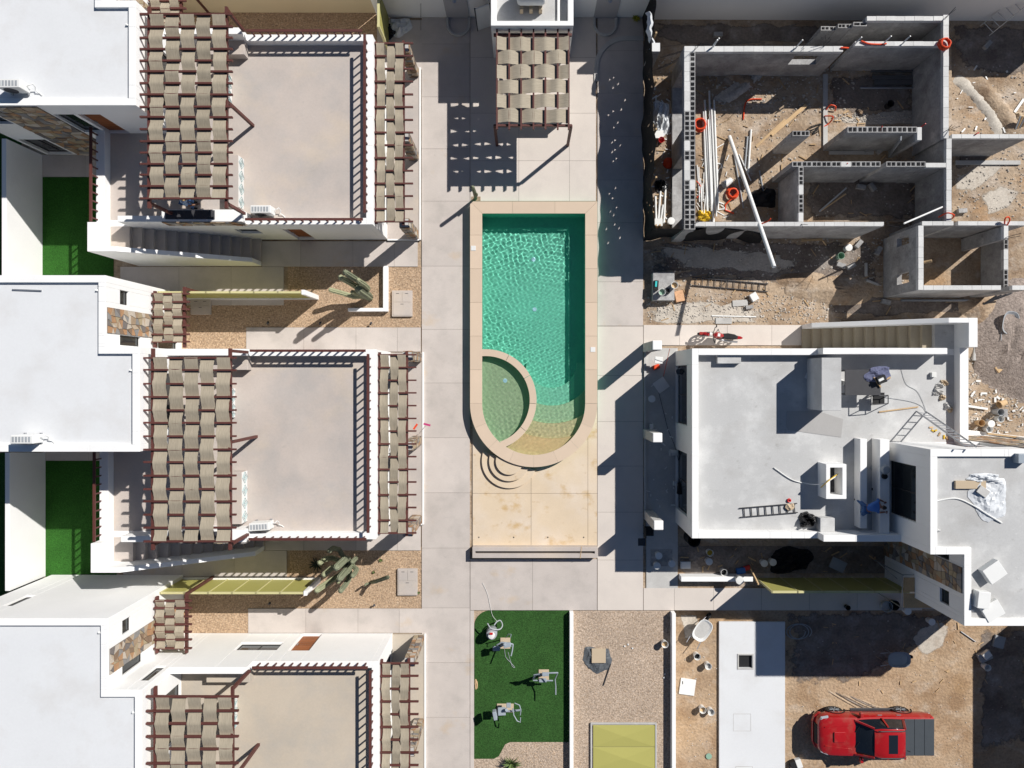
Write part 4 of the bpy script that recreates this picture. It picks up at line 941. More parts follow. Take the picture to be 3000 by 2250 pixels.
for (a,b,c,d,z,l) in ((2520,1286,2540,1548,3.45,'low white wall beside the square roof shaft'),(2578,1288,2606,1565,3.6,'low white wall in front of the upper block window')):
    MB().box(WX(a,z),WX(c,z),WY(d,z),WY(b,z),TZ,z).build('terrace_wall', WHITE, bevel=.012, label=l, cat='wall')
x0,x1 = WX(2101,3.1),WX(2170,3.1); MB().box(x0,x1,WY(1065,3.1),WY(1040,3.1),TZ,3.15).build('roof_hatch', TERR4, bevel=.012, label='low grey concrete hatch block by the white parapet', cat='hatch')
crumple('bin_bag','black bin bag slumped against the white parapet',2364,1522,TZ,.33,.36,.5,BAG,'bag')
MB().prism([(WX(a,2.9),WY(b,2.9)) for a,b in ((2305,1204),(2303,1250),(2308,1260),(2464,1281),(2470,1228),(2395,1204))], 2.9005,2.915).build('plasterboard', M('grey_board',(.38,.37,.36),.8), label='grey board lying flat at the foot of the bar block', cat='board')
def ladder(label, a, b, w, n, m, r=.022, side=None, group=None, tilt_up=(0,0,1)):
    a, b = Vector(a), Vector(b); d = (b-a); u = side or d.normalized().cross(Vector(tilt_up)); u.normalize()
    t = thing('ladder', label, 'ladder', group, tuple(a))
    for s in (-1,1): MB().bar(a+u*w/2*s, b+u*w/2*s, .03, .06).build('rail', m, t)
    for i in range(n): p = a+d*(i+.6)/n; MB().tube([p-u*w/2,p+u*w/2], r, 6).build('rung', m, t)
    return t
ladder('black ladder lying flat near the bin bag',W(2168,1502,2.95),W(2336,1488,2.95),.38,8,DARKM)
ladder('metal ladder leaning from the terrace up to the upper roof',W(2700,1206,2.92),W(2844,1308,6.35),.42,13,STEEL,.018)
ladder('old grey ladder lying on the dirt behind the motorcycle',W(2028,824,.06),W(2250,843,.06),.36,12,DARKM,.018)
# ------------------------------------------------------------------ porch of the unfinished house
MB().box(WX(1893),WX(1985),WY(1725),WY(1020),.004,.045).build('porch_floor', CONC, kind='structure')
MB().box(WX(1885.5),WX(1892),WY(1520),WY(1030),.05,.16).build('porch_kerb', CONC, label='thin concrete kerb along the unfinished porch', cat='kerb')
for i,(px,py,l) in enumerate(((1925,1012,'rough concrete porch pillar beside the motorcycle path'),(1926,1283,'rough white topped porch pillar halfway along the porch'),(1929,1540,'rough white topped porch pillar near the black chair'))):
    z = 2.55; x,y,_ = W(px,py,z); p = thing('porch_pillar', l, 'pillar', 'rough porch pillars', (x,y,0))
    MB().box(x-.2,x+.2,y-.2,y+.2,.046,z-.12).build('shaft', CONC, p, bevel=.02); MB().box(x-.19,x+.21,y-.19,y+.21,z-.119,z).build('cap', WHITE, p, bevel=.03)
# low wall, fence and bed in front of the unfinished house
MB().box(WX(1988),WX(2195),WY(1694),WY(1680),.0,.55).build('garden_wall', WHITE, bevel=.012, label='low white garden wall with a paint bucket on top', cat='wall')
g = thing('garden_fence','olive panel fence in shade below the unfinished white house','fence','olive garden fences',W(2450,1700))
for i in range(7):
    a = WX(2215)+i*1.1; MB().box(a+.02,a+1.07,WY(1694),WY(1694)+.05,.1,2.1).build('panel', OLIVE, g); MB().box(a-.025,a+.018,WY(1696),WY(1690),.0,2.18).build('fence_post', OLIVEF, g)
MB().box(WX(2215),WX(2215)+7.7,WY(1696),WY(1690),2.105,2.18).build('top_rail', OLIVEF, g)
pts = [(1975,1612),(1990,1600),(2700,1600),(2700,1679),(2010,1679),(1985,1665)]
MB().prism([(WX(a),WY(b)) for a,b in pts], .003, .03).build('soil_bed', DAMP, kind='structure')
# ------------------------------------------------------------------ bottom centre: turf, gravel, low walls, folded panel
tp = [(1390+46*(1-math.cos(R(a))), 1788+46*(1-math.sin(R(a)))) for a in range(0,91,9)] + [(1667,1788),(1667,2173)] + [(1495,2173),(1480,2180),(1472,2195),(1462,2214),(1448,2222),(1389,2222)]
MB().prism([(WX(a),WY(b)) for a,b in tp], .003, .03).build('exercise_lawn', TURF, kind='structure')
gravel('gravel_bed', rect(1389,2160,1667,2400), GRAVELP, .012); gravel('gravel_bed', rect(1679,1789,1968,2400), GRAVELP, .014)
gravel('kerb_fill', rect(1377.8,1788,1389,2400), PAVE, .045)
scatter('gravel_stones', rect(1682,1792,1965,2250), 2200, .015,.04, PEBBLE); scatter('gravel_stones', rect(1500,2178,1665,2250), 350, .015,.04, PEBBLE)
MB().box(WX(1667.5),WX(1678.5),WY(2420),WY(1788),.0,.35).build('divider_wall', WHITE, bevel=.015, label='low white divider wall between the turf and the gravel', cat='wall')
MB().box(WX(1968.5,.4),WX(1980,.4),WY(2420),WY(1789),LOT,.4).build('divider_wall', WHITE, bevel=.015, label='low white divider wall between the gravel and the dirt strip', cat='wall')
fp = thing('folded_panel','two olive faceted metal panels lying in a white frame on gravel','panel',None,W(1828,2190))
x0,x1 = WX(1731),WX(1921)
for k in range(3):
    ya, yb = WY(2121+64*k), WY(2121+64*(k+1)); xa, xb = x0+.1, x1-.06; cxm, cym = (xa+xb)/2, (ya+yb)/2
    MB().add([(xa,ya-.01,.1),(xb,ya-.01,.1),(xb,yb+.01,.1),(xa,yb+.01,.1),(xa,cym,.16),(xb,yb+.015,.04),(cxm,cym,.15)],[(0,1,6),(1,2,6),(2,3,6),(3,0,6)]).build('facet_panel', OLIVE, fp)
    MB().box(xa,xb,yb+.012,ya-.012,.02,.04).build('panel_back', OLIVEF, fp)
for (a,b,c,d) in ((x0-.02,x0+.05,WY(2420),WY(2115)),(x1-.04,x1+.03,WY(2420),WY(2115)),(x0+.051,x1-.041,WY(2119),WY(2115))): MB().box(a,b,c,d,.0,.12).build('frame', CONC, fp)
cs_ = thing('cistern_slab','pale concrete cistern slab with a square open hatch','slab',None,W(2200,2050,LOT)); CT = LOT+.12
hx0,hx1,hy0,hy1 = WX(2164,CT),WX(2204,CT),WY(1957,CT),WY(1919,CT)
sx0,sx1,sy0,sy1 = WX(2107,CT),WX(2300,CT),WY(2420,CT),WY(1822,CT)
MB().ring([(sx0,sy0),(sx1,sy0),(sx1,sy1),(sx0,sy1)],[(hx0,hy0),(hx1,hy0),(hx1,hy1),(hx0,hy1)],LOT,CT).build('slab', ROOFW, cs_, bevel=.01)
MB().ring([(hx0-.06,hy0-.06),(hx1+.06,hy0-.06),(hx1+.06,hy1+.06),(hx0-.06,hy1+.06)],[(hx0,hy0),(hx1,hy0),(hx1,hy1),(hx0,hy1)],CT+.0005,CT+.03).build('hatch_rim', CONC, cs_)
MB().box(hx0-.01,hx1+.01,hy0-.01,hy1+.01,LOT+.004,LOT+.012).build('hatch_bottom', BLACK, cs_)
for (a,b,c,d) in ((2148,2091,2200,2142),(2155,2245,2205,2300)):
    q = MB(); xa,xb,ya,yb = WX(a,CT),WX(c,CT),WY(d,CT),WY(b,CT); w = .018
    for bb in ((xa,xb,ya,ya+w),(xa,xb,yb-w,yb),(xa,xa+w,ya+w,yb-w),(xb-w,xb,ya+w,yb-w)): q.box(*bb,CT+.0005,CT+.004)
    q.build('lid_joint', CONC, cs_)
nb = thing('neighbour_house','white neighbouring house beyond the lower dirt lot','house',None,(28,-18,LOT))
MB().ring([(24.6,-32),(34,-32),(34,-10.2),(24.6,-10.2)],[(24.9,-31.7),(33.7,-31.7),(33.7,-10.5),(24.9,-10.5)],LOT,3.3).build('wall', WHITE, nb)
MB().box(24.89,33.71,-31.71,-10.49,2.6,2.9).build('roof', TERR4, nb)
# spoil heap, rubble and dirt mounds
def mound(name, label, px, py, rx, ry, h, m, n=26, seed=1):
    rr_ = random.Random(seed); b = MB(); c = W(px,py); 
    for j in range(n+1):
        for i in range(n+1):
            u,v = -1+2*i/n,-1+2*j/n; d = max(0,1-math.sqrt(u*u+v*v)*(1+.12*math.sin(3*math.atan2(v,u)+seed)))
            b.v.append((c[0]+u*rx, c[1]+v*ry, -.02+h*(d**.8)*(1+rr_.uniform(-.12,.12))*(1 if d > 0 else 0)))
    for j in range(n):
        for i in range(n): a = j*(n+1)+i; b.f.append((a,a+1,a+n+2,a+n+1))
    return b.build(name, m, smooth=True, kind='stuff', label=label)
AGG = M('grey_aggregate', (.32,.265,.23), .95, .15, 1, .5, 10, 1, 14, .04)
mound('aggregate_heap',None,2985,1000,2.1,2.9,1.0,AGG); mound('dirt_mound',None,2870,905,1.0,.8,.35,DIRT,seed=3); mound('dirt_mound',None,2835,990,.7,1.1,.25,DIRT,seed=5)
mound('dirt_mound',None,2440,850,2.2,.7,.3,DIRT,seed=8); mound('dirt_mound',None,2350,825,1.2,.5,.22,DIRT,seed=9)
RUB = M('rubble', (.50,.46,.41), .95, .2, 3, .3, 12)
scatter('rubble', rect(1895,860,2420,945), 420, .02,.075, RUB); scatter('rubble', rect(2820,1080,3000,1270), 160, .02,.08, RUB); scatter('rubble', rect(2040,160,2770,640), 260, .02,.07, RUB, z=.3)
scatter('rubble', rect(2790,180,3000,395), 120, .02,.08, RUB); scatter('rubble', rect(2310,1800,3000,2240,LOT), 200, .015,.05, RUB, z=LOT+.02); scatter('rubble', rect(1990,1805,2100,2240,LOT), 90, .015,.05, RUB, z=LOT+.02); scatter('rubble', rect(1900,700,2690,850), 200, .02,.06, RUB)
scatter('rubble', rect(1900,170,2000,640), 160, .02,.07, RUB)

# damp patches with wall and house shade put into their colour, spilled cement, ruts
def patch(name, pts, m, z, jag=.12, seed=0):
    rr_ = random.Random(seed); P_ = [(WX(a,z),WY(b,z)) for a,b in pts]; out = []
    for i in range(len(P_)):
        a, b = P_[i], P_[(i+1)%len(P_)]; n = max(2, int(math.hypot(b[0]-a[0],b[1]-a[1])/.45))
        for k in range(n):
            t = k/n; out.append((a[0]+(b[0]-a[0])*t+rr_.uniform(-jag,jag), a[1]+(b[1]-a[1])*t+rr_.uniform(-jag,jag)))
    cx = sum(p[0] for p in out)/len(out); cy = sum(p[1] for p in out)/len(out); n = len(out); b = MB(); out.sort(key=lambda p: math.atan2(p[1]-cy, p[0]-cx))
    for k in (1.08,.72): b.v += [(cx+(p[0]-cx)*k, cy+(p[1]-cy)*k, z) for p in out]
    b.v.append((cx,cy,z)); b.f = [(i,(i+1)%n,n+(i+1)%n,n+i) for i in range(n)]+[(n+i,n+(i+1)%n,2*n) for i in range(n)]
    o = b.build(name, m, kind='structure'); at = o.data.attributes.new('edge','FLOAT','POINT')
    at.data.foreach_set('value', [0.0]*n+[1.15]*(n+1)); return o
patch('damp_shade_patch',[(1895,712),(2200,705),(2560,710),(2580,760),(2575,850),(2480,862),(2330,840),(2150,815),(2000,800),(1900,830)],DAMPSHADE,.006,.14,1)
patch('damp_shade_patch',[(1893,70),(2390,70),(2470,90),(2460,125),(1990,130),(1985,200),(1893,210)],DAMPSHADE,.006,.1,2)
patch('damp_shade_patch',[(2800,75),(3010,75),(3010,215),(2900,225),(2830,200),(2800,160)],DAMPSHADE,.006,.14,3)
patch('damp_shade_patch',[(2310,1795),(2600,1792),(2800,1800),(2720,1870),(2590,1960),(2480,2000),(2320,1995)],DAMPSHADE,LOT+.006,.12,4)  # dark patch outlined like the cast shadow of the upper block
patch('damp_shade_patch',[(2870,1850),(3010,1840),(3010,2180),(2880,2200)],DAMPSHADE,LOT+.006,.12,5)
patch('damp_shade_patch',[(2440,865),(2680,880),(2840,885),(2830,915),(2600,925),(2420,915)],DAMPSHADE,.007,.1,6)
patch('spilled_cement',[(2800,520),(2870,475),(2925,455),(2950,480),(2890,535),(2840,560),(2800,555)],CEMENTR,.275,.08,7)
patch('spilled_cement',[(2870,580),(2940,540),(2990,560),(2960,610),(2900,625)],CEMENTR,.276,.12,8)
patch('spilled_cement',[(2670,1870),(2740,1815),(2790,1830),(2760,1890),(2700,1930)],CEMENTR,LOT+.008,.12,9)
patch('spilled_cement',[(1990,1795),(2040,1800),(2060,1880),(2000,1870)],CEMENTR,LOT+.007,.08,10)
patch('spilled_cement',[(1905,900),(2050,880),(2230,905),(2240,945),(1905,948)],CEMENTR,.007,.12,11)
patch('damp_shade_patch',[(2365,510),(2700,510),(2700,640),(2365,640)],DAMPSHADE,.285,.1,13); patch('damp_shade_patch',[(2430,225),(2680,225),(2680,330),(2560,330),(2430,320)],DAMPSHADE,.285,.1,14); patch('damp_shade_patch',[(2800,420),(2990,420),(2800,500)],DAMPSHADE,.273,.1,17)
def ridge(name, pts, w, h, m, seed=0, z=0):
    rr_ = random.Random(seed); b = MB(); P_ = [Vector(W(*p,z)) for p in pts]; fine = []
    for i in range(len(P_)-1):
        for k in range(10): fine.append(P_[i].lerp(P_[i+1], k/10))
    fine.append(P_[-1]); K = 7
    for i,p in enumerate(fine):
        d = (fine[min(i+1,len(fine)-1)]-fine[max(i-1,0)]).normalized(); s_ = Vector((-d.y,d.x,0)); e = min(1,i/4,(len(fine)-1-i)/4)
        for k in range(K):
            u = -1+2*k/(K-1); b.v.append(tuple(p+s_*u*w*rr_.uniform(.8,1.15)+Vector((0,0,-.01+h*e*math.cos(u*math.pi/2)*rr_.uniform(.7,1.2)))))
    for i in range(len(fine)-1):
        for k in range(K-1): a = i*K+k; b.f.append((a,a+1,a+K+1,a+K))
    return b.build(name, m, smooth=True, kind='stuff')
ridge('soil_ridge',[(2795,225),(2850,270),(2900,330),(2935,400)],.3,.10,CEMENT,1); ridge('soil_ridge',[(2850,230),(2905,285),(2950,345),(2985,395)],.45,.18,DIRT,2); patch('damp_shade_patch',[(2840,240),(2900,300),(2945,370),(2960,398),(2930,398),(2880,320),(2830,255)],DAMPSHADE,.007,.06,21)
ridge('soil_ridge',[(2060,165),(2150,220),(2230,250)],.3,.16,DIRT,3,.27); ridge('soil_ridge',[(2120,300),(2200,240),(2260,170)],.25,.12,RUB,4,.27)
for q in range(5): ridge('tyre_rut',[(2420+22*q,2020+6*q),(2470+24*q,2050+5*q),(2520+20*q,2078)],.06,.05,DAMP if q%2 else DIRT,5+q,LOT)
scatter('rubble', rect(2050,160,2500,340), 240, .03,.10, RUB, z=.3); scatter('rubble', rect(2360,690,2690,850), 120, .03,.09, RUB); scatter('rubble', rect(2800,900,2900,1260), 120, .03,.09, RUB)

def sticks(name, rc, n, l0, l1, w, m, z, seed):
    rr_ = random.Random(seed); b = MB(); xs = [p[0] for p in rc]; ys = [p[1] for p in rc]
    for _ in range(n):
        x, y = rr_.uniform(min(xs),max(xs)), rr_.uniform(min(ys),max(ys)); l = rr_.uniform(l0,l1)
        b.obox((x,y,z+w*.5+rr_.uniform(0,.02)), l, w*rr_.uniform(.5,1.6), w*.6, rr_.uniform(0,3.14), rr_.uniform(-.05,.05))
    return b.build(name, m, kind='stuff')
sticks('wood_debris', rect(2045,180,2400,640), 60, .12,.6,.035, TIMBER, .29, 1); sticks('wood_debris', rect(2420,200,2690,640), 30, .12,.5,.035, TIMBER, .29, 2); sticks('wood_debris', rect(1900,180,1970,640), 40, .1,.5,.04, TIMBER, .01, 3)
sticks('plastic_debris', rect(1900,260,1970,640), 40, .08,.4,.04, PVC, .02, 4); sticks('plastic_debris', rect(2040,430,2130,640), 40, .1,.5,.03, PVC, .29, 5); sticks('wood_debris', rect(1900,720,2680,945), 50, .08,.45,.03, TIMBER, .005, 6)
sticks('plastic_debris', rect(2840,1100,3000,1270), 40, .06,.25,.06, PVC, .01, 7); sticks('wood_debris', rect(2000,1605,2680,1675), 40, .08,.4,.04, TIMBER, .035, 8); sticks('metal_debris', rect(1990,1050,1995,1500), 10, .1,.3,.03, DARKM, .05, 9); sticks('plastic_debris', rect(1898,1040,1980,1500), 26, .05,.2,.04, PVC, .05, 10)
sticks('plastic_debris', rect(2800,200,3000,390), 20, .06,.25,.05, PVC, .01, 11); sticks('wood_debris', rect(2330,1810,3000,2050,LOT), 30, .06,.4,.03, TIMBER, LOT+.005, 12)

for q,(rc,zz) in enumerate(((rect(2045,165,2420,330),.30),(rect(2045,330,2330,640),.30),(rect(2430,340,2690,365),.30),(rect(2795,410,3000,640),.29),(rect(1905,700,2690,860),.02),(rect(1895,880,2480,946),.02),(rect(2820,890,2900,1080),.02),(rect(2830,1090,3000,1265),.02))): scatter('rubble', rc, 260, .02,.085, RUB, z=zz)
patch('spilled_cement',[(2070,300),(2160,235),(2260,165),(2280,190),(2190,260),(2110,315)],CEMENTR,.284,.06,31); patch('spilled_cement',[(2440,350),(2560,335),(2690,300),(2690,360),(2480,366)],CEMENTR,.284,.06,32); patch('spilled_cement',[(1900,720),(2150,730),(2350,760),(2300,800),(2000,780)],CEMENTR,.0075,.15,33)
# ------------------------------------------------------------------ red pickup truck (front to -x)
def loft(secs, name, m, parent, smooth=True, bevel=0):
    """secs: list of (x, [(y,z)...]) half-loops on +y side from bottom to top; mirrored"""
    b = MB(); k = len(secs[0][1])
    for x, hp in secs:
        for y, z in hp: b.v.append((x, y, z))
        for y, z in hp[::-1]: b.v.append((x, -y, z))
    n = 2*k
    for i in range(len(secs)-1):
        for j in range(n): a = i*n+j; c = i*n+(j+1)%n; b.f.append((a,c,c+n,a+n))
    b.f += [tuple(range(n-1,-1,-1)), tuple((len(secs)-1)*n+j for j in range(n))]
    return b.build(name, m, parent, smooth=smooth, bevel=bevel)
TX, TY = 16.0, -16.4
tf = Frame(TX,TY,LOT,0)
tk_ = thing('pickup_truck','red double cab pickup truck with grey bed cover','truck',None,(0,0,0),tf)
HGLASS = M('tinted_car_glass', (.012,.016,.022), .05, 0,1,0, spec=.7)
prof = [(-2.62,.50,.50,.74,.96),(-2.55,.70,.44,.78,1.03),(-2.40,.83,.42,.82,1.07),(-2.1,.91,.40,.87,1.12),(-1.6,.925,.42,.92,1.15),(-1.0,.925,.42,.95,1.17),(0.0,.925,.42,.98,1.14),(.75,.925,.42,.98,1.14),(1.5,.925,.44,.98,1.14),(2.3,.915,.46,.98,1.15),(2.6,.89,.50,.98,1.15)]
secs = [(x, [(w*.86,zl),(w,zl+.14),(w+.015,zm-.14),(w,zm),(w*.94,zt-.05),(w*.80,zt)]) for x,w,zl,zm,zt in prof]
body = loft(secs,'body',RED,tk_)
cab = [(-1.02,.80,1.10,.70,1.14),(-.72,.81,1.10,.66,1.38),(-.38,.82,1.10,.655,1.66),(.10,.82,1.1,.67,1.77),(.70,.82,1.1,.67,1.765),(1.02,.81,1.1,.64,1.70),(1.20,.80,1.10,.66,1.15)]
loft([(x,[(wb,zb),(wb*.97,zb+.06),((wb+wt)/2+.01,(zb+zt)/2),(wt+.03,zt-.05),(wt-.06,zt)]) for x,wb,zb,wt,zt in cab],'cabin_glass',HGLASS,tk_)
roof = [(-.36,.60,1.672),(-.1,.665,1.745),(.2,.675,1.79),(.7,.675,1.785),(.98,.64,1.735)]
loft([(x,[(w*.99,z-.03),(w,z-.01),(w*.92,z+.012),(w*.5,z+.03)]) for x,w,z in roof],'roof',RED,tk_)
for s in (-1,1):
    m = MB(); m.bar((-1.02,s*.775,1.15),(-.37,s*.655,1.69),.07,.07); m.bar((.24,s*.835,1.12),(.24,s*.70,1.70),.07,.08); m.bar((1.2,s*.77,1.15),(.98,s*.66,1.72),.11,.09); m.build('door_pillar', RED, tk_)
    MB().tube([(-.25,s*.60,1.80),(-.15,s*.60,1.85),(.85,s*.60,1.845),(.95,s*.59,1.78)], .022).build('roof_rail', DARKM, tk_)
    mr = MB().obox((-.72,s*1.03,1.16),.14,.24,.18).build('mirror', RED, tk_, bevel=.03)
    MB().box(-.9,1.15,s*.93-.07,s*.93+.05,.36,.42).build('side_step', DARKM, tk_, bevel=.02)
    MB().add([(-2.57,s*.56,.98),(-2.44,s*.78,1.01),(-2.16,s*.87,1.06),(-2.36,s*.70,1.065),(-2.58,s*.54,.86),(-2.46,s*.82,.9),(-2.16,s*.91,.96),(-2.38,s*.66,.9)],[(0,1,2,3),(4,7,6,5),(0,4,5,1),(1,5,6,2),(2,6,7,3),(3,7,4,0)]).build('headlight', M('lamp_glass',(.5,.55,.6),.1,0,1,0,spec=.7), tk_)
    MB().box(2.5,2.62,s*.80-.08,s*.80+.08,.8,1.1).build('tail_light', REDP, tk_, bevel=.015)
    for dx in (-.25,.62): MB().box(dx+.35,dx+.55,s*.925,s*.955,.99,1.02).build('door_handle', STEEL, tk_)
    for wx in (-1.62,1.47):
        fl = MB()
        for q in range(13):
            a = R(180*q/12)
            for r_,yy in ((.44,.89),(.47,.955),(.42,.955),(.42,.89)): fl.v.append((wx-r_*math.cos(a), s*yy, .40+r_*math.sin(a)))
        for q in range(12):
            for j in range(4): a = q*4+j; c = q*4+(j+1)%4; fl.f.append((a,c,c+4,a+4))
        fl.build('fender_flare', BLACK, tk_, smooth=True)
        w = MB().lathe((wx,s*.785,.39), [(.24,-.13),(.36,-.13),(.39,-.10),(.39,.10),(.36,.13),(.24,.13)], 28, Matrix.Rotation(R(90),4,'X')).build('wheel', BLACK, tk_, smooth=True)
        MB().lathe((wx,s*.845,.39), [(.25,-.05),(.25,.075),(.21,.05),(.06,.055),(.05,.07),(.01,.072)], 24, Matrix.Rotation(R(-90*s),4,'X')).build('rim', STEEL, w, smooth=True)
        sp = MB()
        for q in range(6):
            a = R(60*q); sp.bar((wx+.05*math.cos(a),s*.92,.39+.05*math.sin(a)),(wx+.22*math.cos(a),s*.92,.39+.22*math.sin(a)),.05,.02)
        sp.build('spoke', MGREY, w)
MB().box(.20,.62,-.42,.42,1.806,1.822).build('sunroof', HGLASS, tk_, bevel=.02)
for k in range(3):
    xa = 1.24+k*.455; MB().box(xa,xa+.445,-.83,.83,1.15,1.185).build('bed_cover_panel', MGREY if 0 else M('bed_cover',(.06,.07,.08),.6,.08,3,.05), tk_, bevel=.012)
MB().box(-1.95,-1.45,-.24,.24,1.135,1.175).build('hood_scoop', RED, tk_, bevel=.02); MB().box(-1.97,-1.945,-.2,.2,1.145,1.168).build('scoop_mouth', BLACK, tk_)
for s in (-1,1): MB().bar((-2.35,s*.42,1.105),(-1.15,s*.55,1.175),.03,.02).build('hood_crease', RED, tk_)
MB().box(-2.66,-2.5,-.46,.46,.62,.93).build('grille', BLACK, tk_, bevel=.02); MB().prism([(-2.72,-.45),(-2.72,.45),(-2.62,.72),(-2.42,.86),(-2.3,.86),(-2.3,-.86),(-2.42,-.86),(-2.62,-.72)],.42,.6).build('front_bumper', RED, tk_, bevel=.04); MB().box(2.55,2.72,-.85,.85,.45,.6).build('rear_bumper', STEEL, tk_, bevel=.03)
MB().tube([(1.05,-.3,1.76),(1.15,-.3,1.86)], .015).build('antenna', BLACK, tk_)
for s in (-1,1): MB().bar((-1.0,s*.35-.1,1.19),(-.85,s*.35+.2,1.28),.02,.015).build('wiper', BLACK, tk_)

# ------------------------------------------------------------------ motorcycle (front to -x)
mf = Frame(WX(2108,.5),WY(984,.5),.05,R(-7))
mc = thing('motorcycle','red motorcycle parked beside the white parapet','motorcycle',None,(0,0,0),mf)
def torus(mb, c, r, t, axis='y', n=28, k=8):
    b = len(mb.v); c = Vector(c)
    for i in range(n):
        a = 2*math.pi*i/n
        for j in range(k):
            q = 2*math.pi*j/k; rr_ = r+t*math.cos(q); h = t*math.sin(q)
            p = (rr_*math.cos(a), h, rr_*math.sin(a)) if axis == 'y' else (rr_*math.cos(a), rr_*math.sin(a), h)
            mb.v.append(tuple(c+Vector(p)))
    for i in range(n):
        for j in range(k): mb.f.append((b+i*k+j, b+i*k+(j+1)%k, b+((i+1)%n)*k+(j+1)%k, b+((i+1)%n)*k+j))
    return mb
for wx in (-.68,.62):
    w = torus(MB(),(wx,0,.30),.25,.05).build('wheel', BLACK, mc, smooth=True)
    sp = MB(); [sp.bar((wx,0,.30),(wx+.22*math.cos(R(72*q)),0,.30+.22*math.sin(R(72*q))),.03,.03) for q in range(5)]; torus(sp,(wx,0,.3),.21,.02).build('rim', STEEL, w, smooth=True)
loft([(-.36,[(.04,.62),(.06,.70),(.04,.80)]),(-.25,[(.10,.58),(.15,.72),(.08,.88)]),(-.02,[(.09,.58),(.13,.70),(.07,.84)]),(.12,[(.05,.6),(.07,.68),(.04,.78)])],'tank',RED,mc)
MB().box(-.2,-.08,-.07,.07,.86,.885).build('tank_decal', PVC, mc, bevel=.02)
loft([(.08,[(.07,.66),(.10,.72),(.07,.79)]),(.3,[(.11,.68),(.14,.74),(.10,.80)]),(.58,[(.09,.72),(.12,.78),(.08,.85)]),(.72,[(.05,.76),(.06,.80),(.04,.84)])],'seat',BLACK,mc)
loft([(.55,[(.08,.6),(.1,.66),(.07,.72)]),(.85,[(.05,.72),(.07,.76),(.05,.8)]),(.95,[(.02,.74),(.03,.77),(.02,.79)])],'tail',RED,mc)
MB().box(-.22,.2,-.12,.12,.26,.56).build('engine', DARKM, mc, bevel=.03)
for s in (-1,1): MB().tube([(-.68,s*.09,.30),(-.42,s*.09,.90)], .022).build('fork', STEEL, mc)
MB().tube([(-.30,-.36,.98),(-.38,-.30,1.0),(-.42,-.08,.96),(-.42,.08,.96),(-.38,.30,1.0),(-.30,.36,.98)], .016).build('handlebar', BLACK, mc)
for s in (-1,1):
    MB().tube([(-.36,s*.30,1.0),(-.38,s*.33,1.14)], .008).build('mirror_stem', BLACK, mc); MB().obox((-.37,s*.35,1.16),.03,.12,.08).build('mirror', BLACK, mc)
MB().lathe((-.52,0,.86), [(.02,-.05),(.09,-.02),(.10,.03)], 14, Matrix.Rotation(R(-90),4,'Y')).build('headlamp', PVC, mc)
MB().add([(-.95,-.06,.60),(-.95,.06,.60),(-.68,.07,.64),(-.68,-.07,.64),(-.45,.06,.60),(-.45,-.06,.60)],[(0,1,2,3),(3,2,4,5)]).build('front_mudguard', RED, mc)
MB().tube([(-.1,-.14,.3),(.3,-.17,.28),(.85,-.18,.42)], [.025,.04,.05]).build('exhaust', STEEL, mc); MB().tube([(.05,.1,.3),(.02,.34,.0)], .015).build('kickstand', DARKM, mc)

# ------------------------------------------------------------------ exercise machines on the turf
def P3(px, py, z): return W(px,py,z)
def machine(label, base, tubes, pads, px0, py0, px1, py1, name='exercise_machine'):
    r = thing(name, label, 'exercise machine', 'outdoor exercise machines on the turf', W((px0+px1)/2,(py0+py1)/2,.03))
    MB().box(WX(px0),WX(px1),WY(py1),WY(py0),.031,.075).build('concrete_pad', CARD, r, bevel=.01)
    for pts, rad in tubes: MB().tube([W(*p) for p in pts], rad, 10).build('tube', MGREY, r, smooth=True)
    for (px,py,z,sx,sy,sz,rt) in pads: MB().obox(W(px,py,z),sx,sy,sz,rt).build('pad', MGREY, r, bevel=.02)
    return r
machine('grey exercise machine with a round seat and long lever next to the vacuum',0,
  [([(1478,1884,.07),(1480,1888,1.3)],.06),([(1456,1890,.9),(1470,1882,1.0),(1490,1884,1.05),(1503,1888,.95)],.035),([(1503,1888,1.0),(1501,1905,1.1),(1497,1922,1.15)],.03),([(1480,1888,.5),(1465,1895,.55),(1454,1900,.6)],.035),([(1482,1868,.4),(1490,1858,1.3),(1498,1858,1.35),(1495,1868,1.3)],.02)],
  [(1454,1900,.62,.32,.22,.06,0),(1486,1890,1.25,.34,.2,.08,.2)],1466,1867,1495,1899)
machine('grey exercise machine with crossed bars near the white divider wall',0,
  [([(1592,1975,.07),(1594,1978,1.5)],.065),([(1562,1990,.5),(1570,1978,1.2),(1600,1972,1.5),(1634,1971,1.5)],.035),([(1562,1993,.55),(1590,1994,.6),(1620,1994,.65)],.035),([(1634,1971,1.5),(1626,1990,1.2),(1628,2010,1.1),(1628,2035,1.1)],.028),([(1562,1990,.9),(1565,1977,1.3),(1585,1974,1.4)],.03)],
  [(1598,1975,1.5,.30,.16,.08,0),(1590,1993,.66,.34,.18,.06,0)],1578,1960,1608,1992)
machine('grey exercise machine with two square seats on a wide pad',0,
  [([(1482,2078,.07),(1484,2080,1.1)],.065),([(1478,2084,.9),(1500,2083,.95),(1526,2080,1.0)],.045),([(1508,2060,1.2),(1522,2066,1.3),(1526,2080,1.3),(1524,2095,1.2)],.024),([(1503,2075,1.1),(1505,2095,1.1),(1515,2112,1.2),(1524,2116,1.2),(1525,2102,1.2)],.024),([(1455,2090,.5),(1470,2086,.6),(1482,2080,.6)],.04)],
  [(1470,2084,.85,.34,.36,.07,.05),(1450,2094,1.0,.16,.38,.3,.2),(1490,2066,.6,.2,.2,.1,0)],1456,2060,1505,2085)
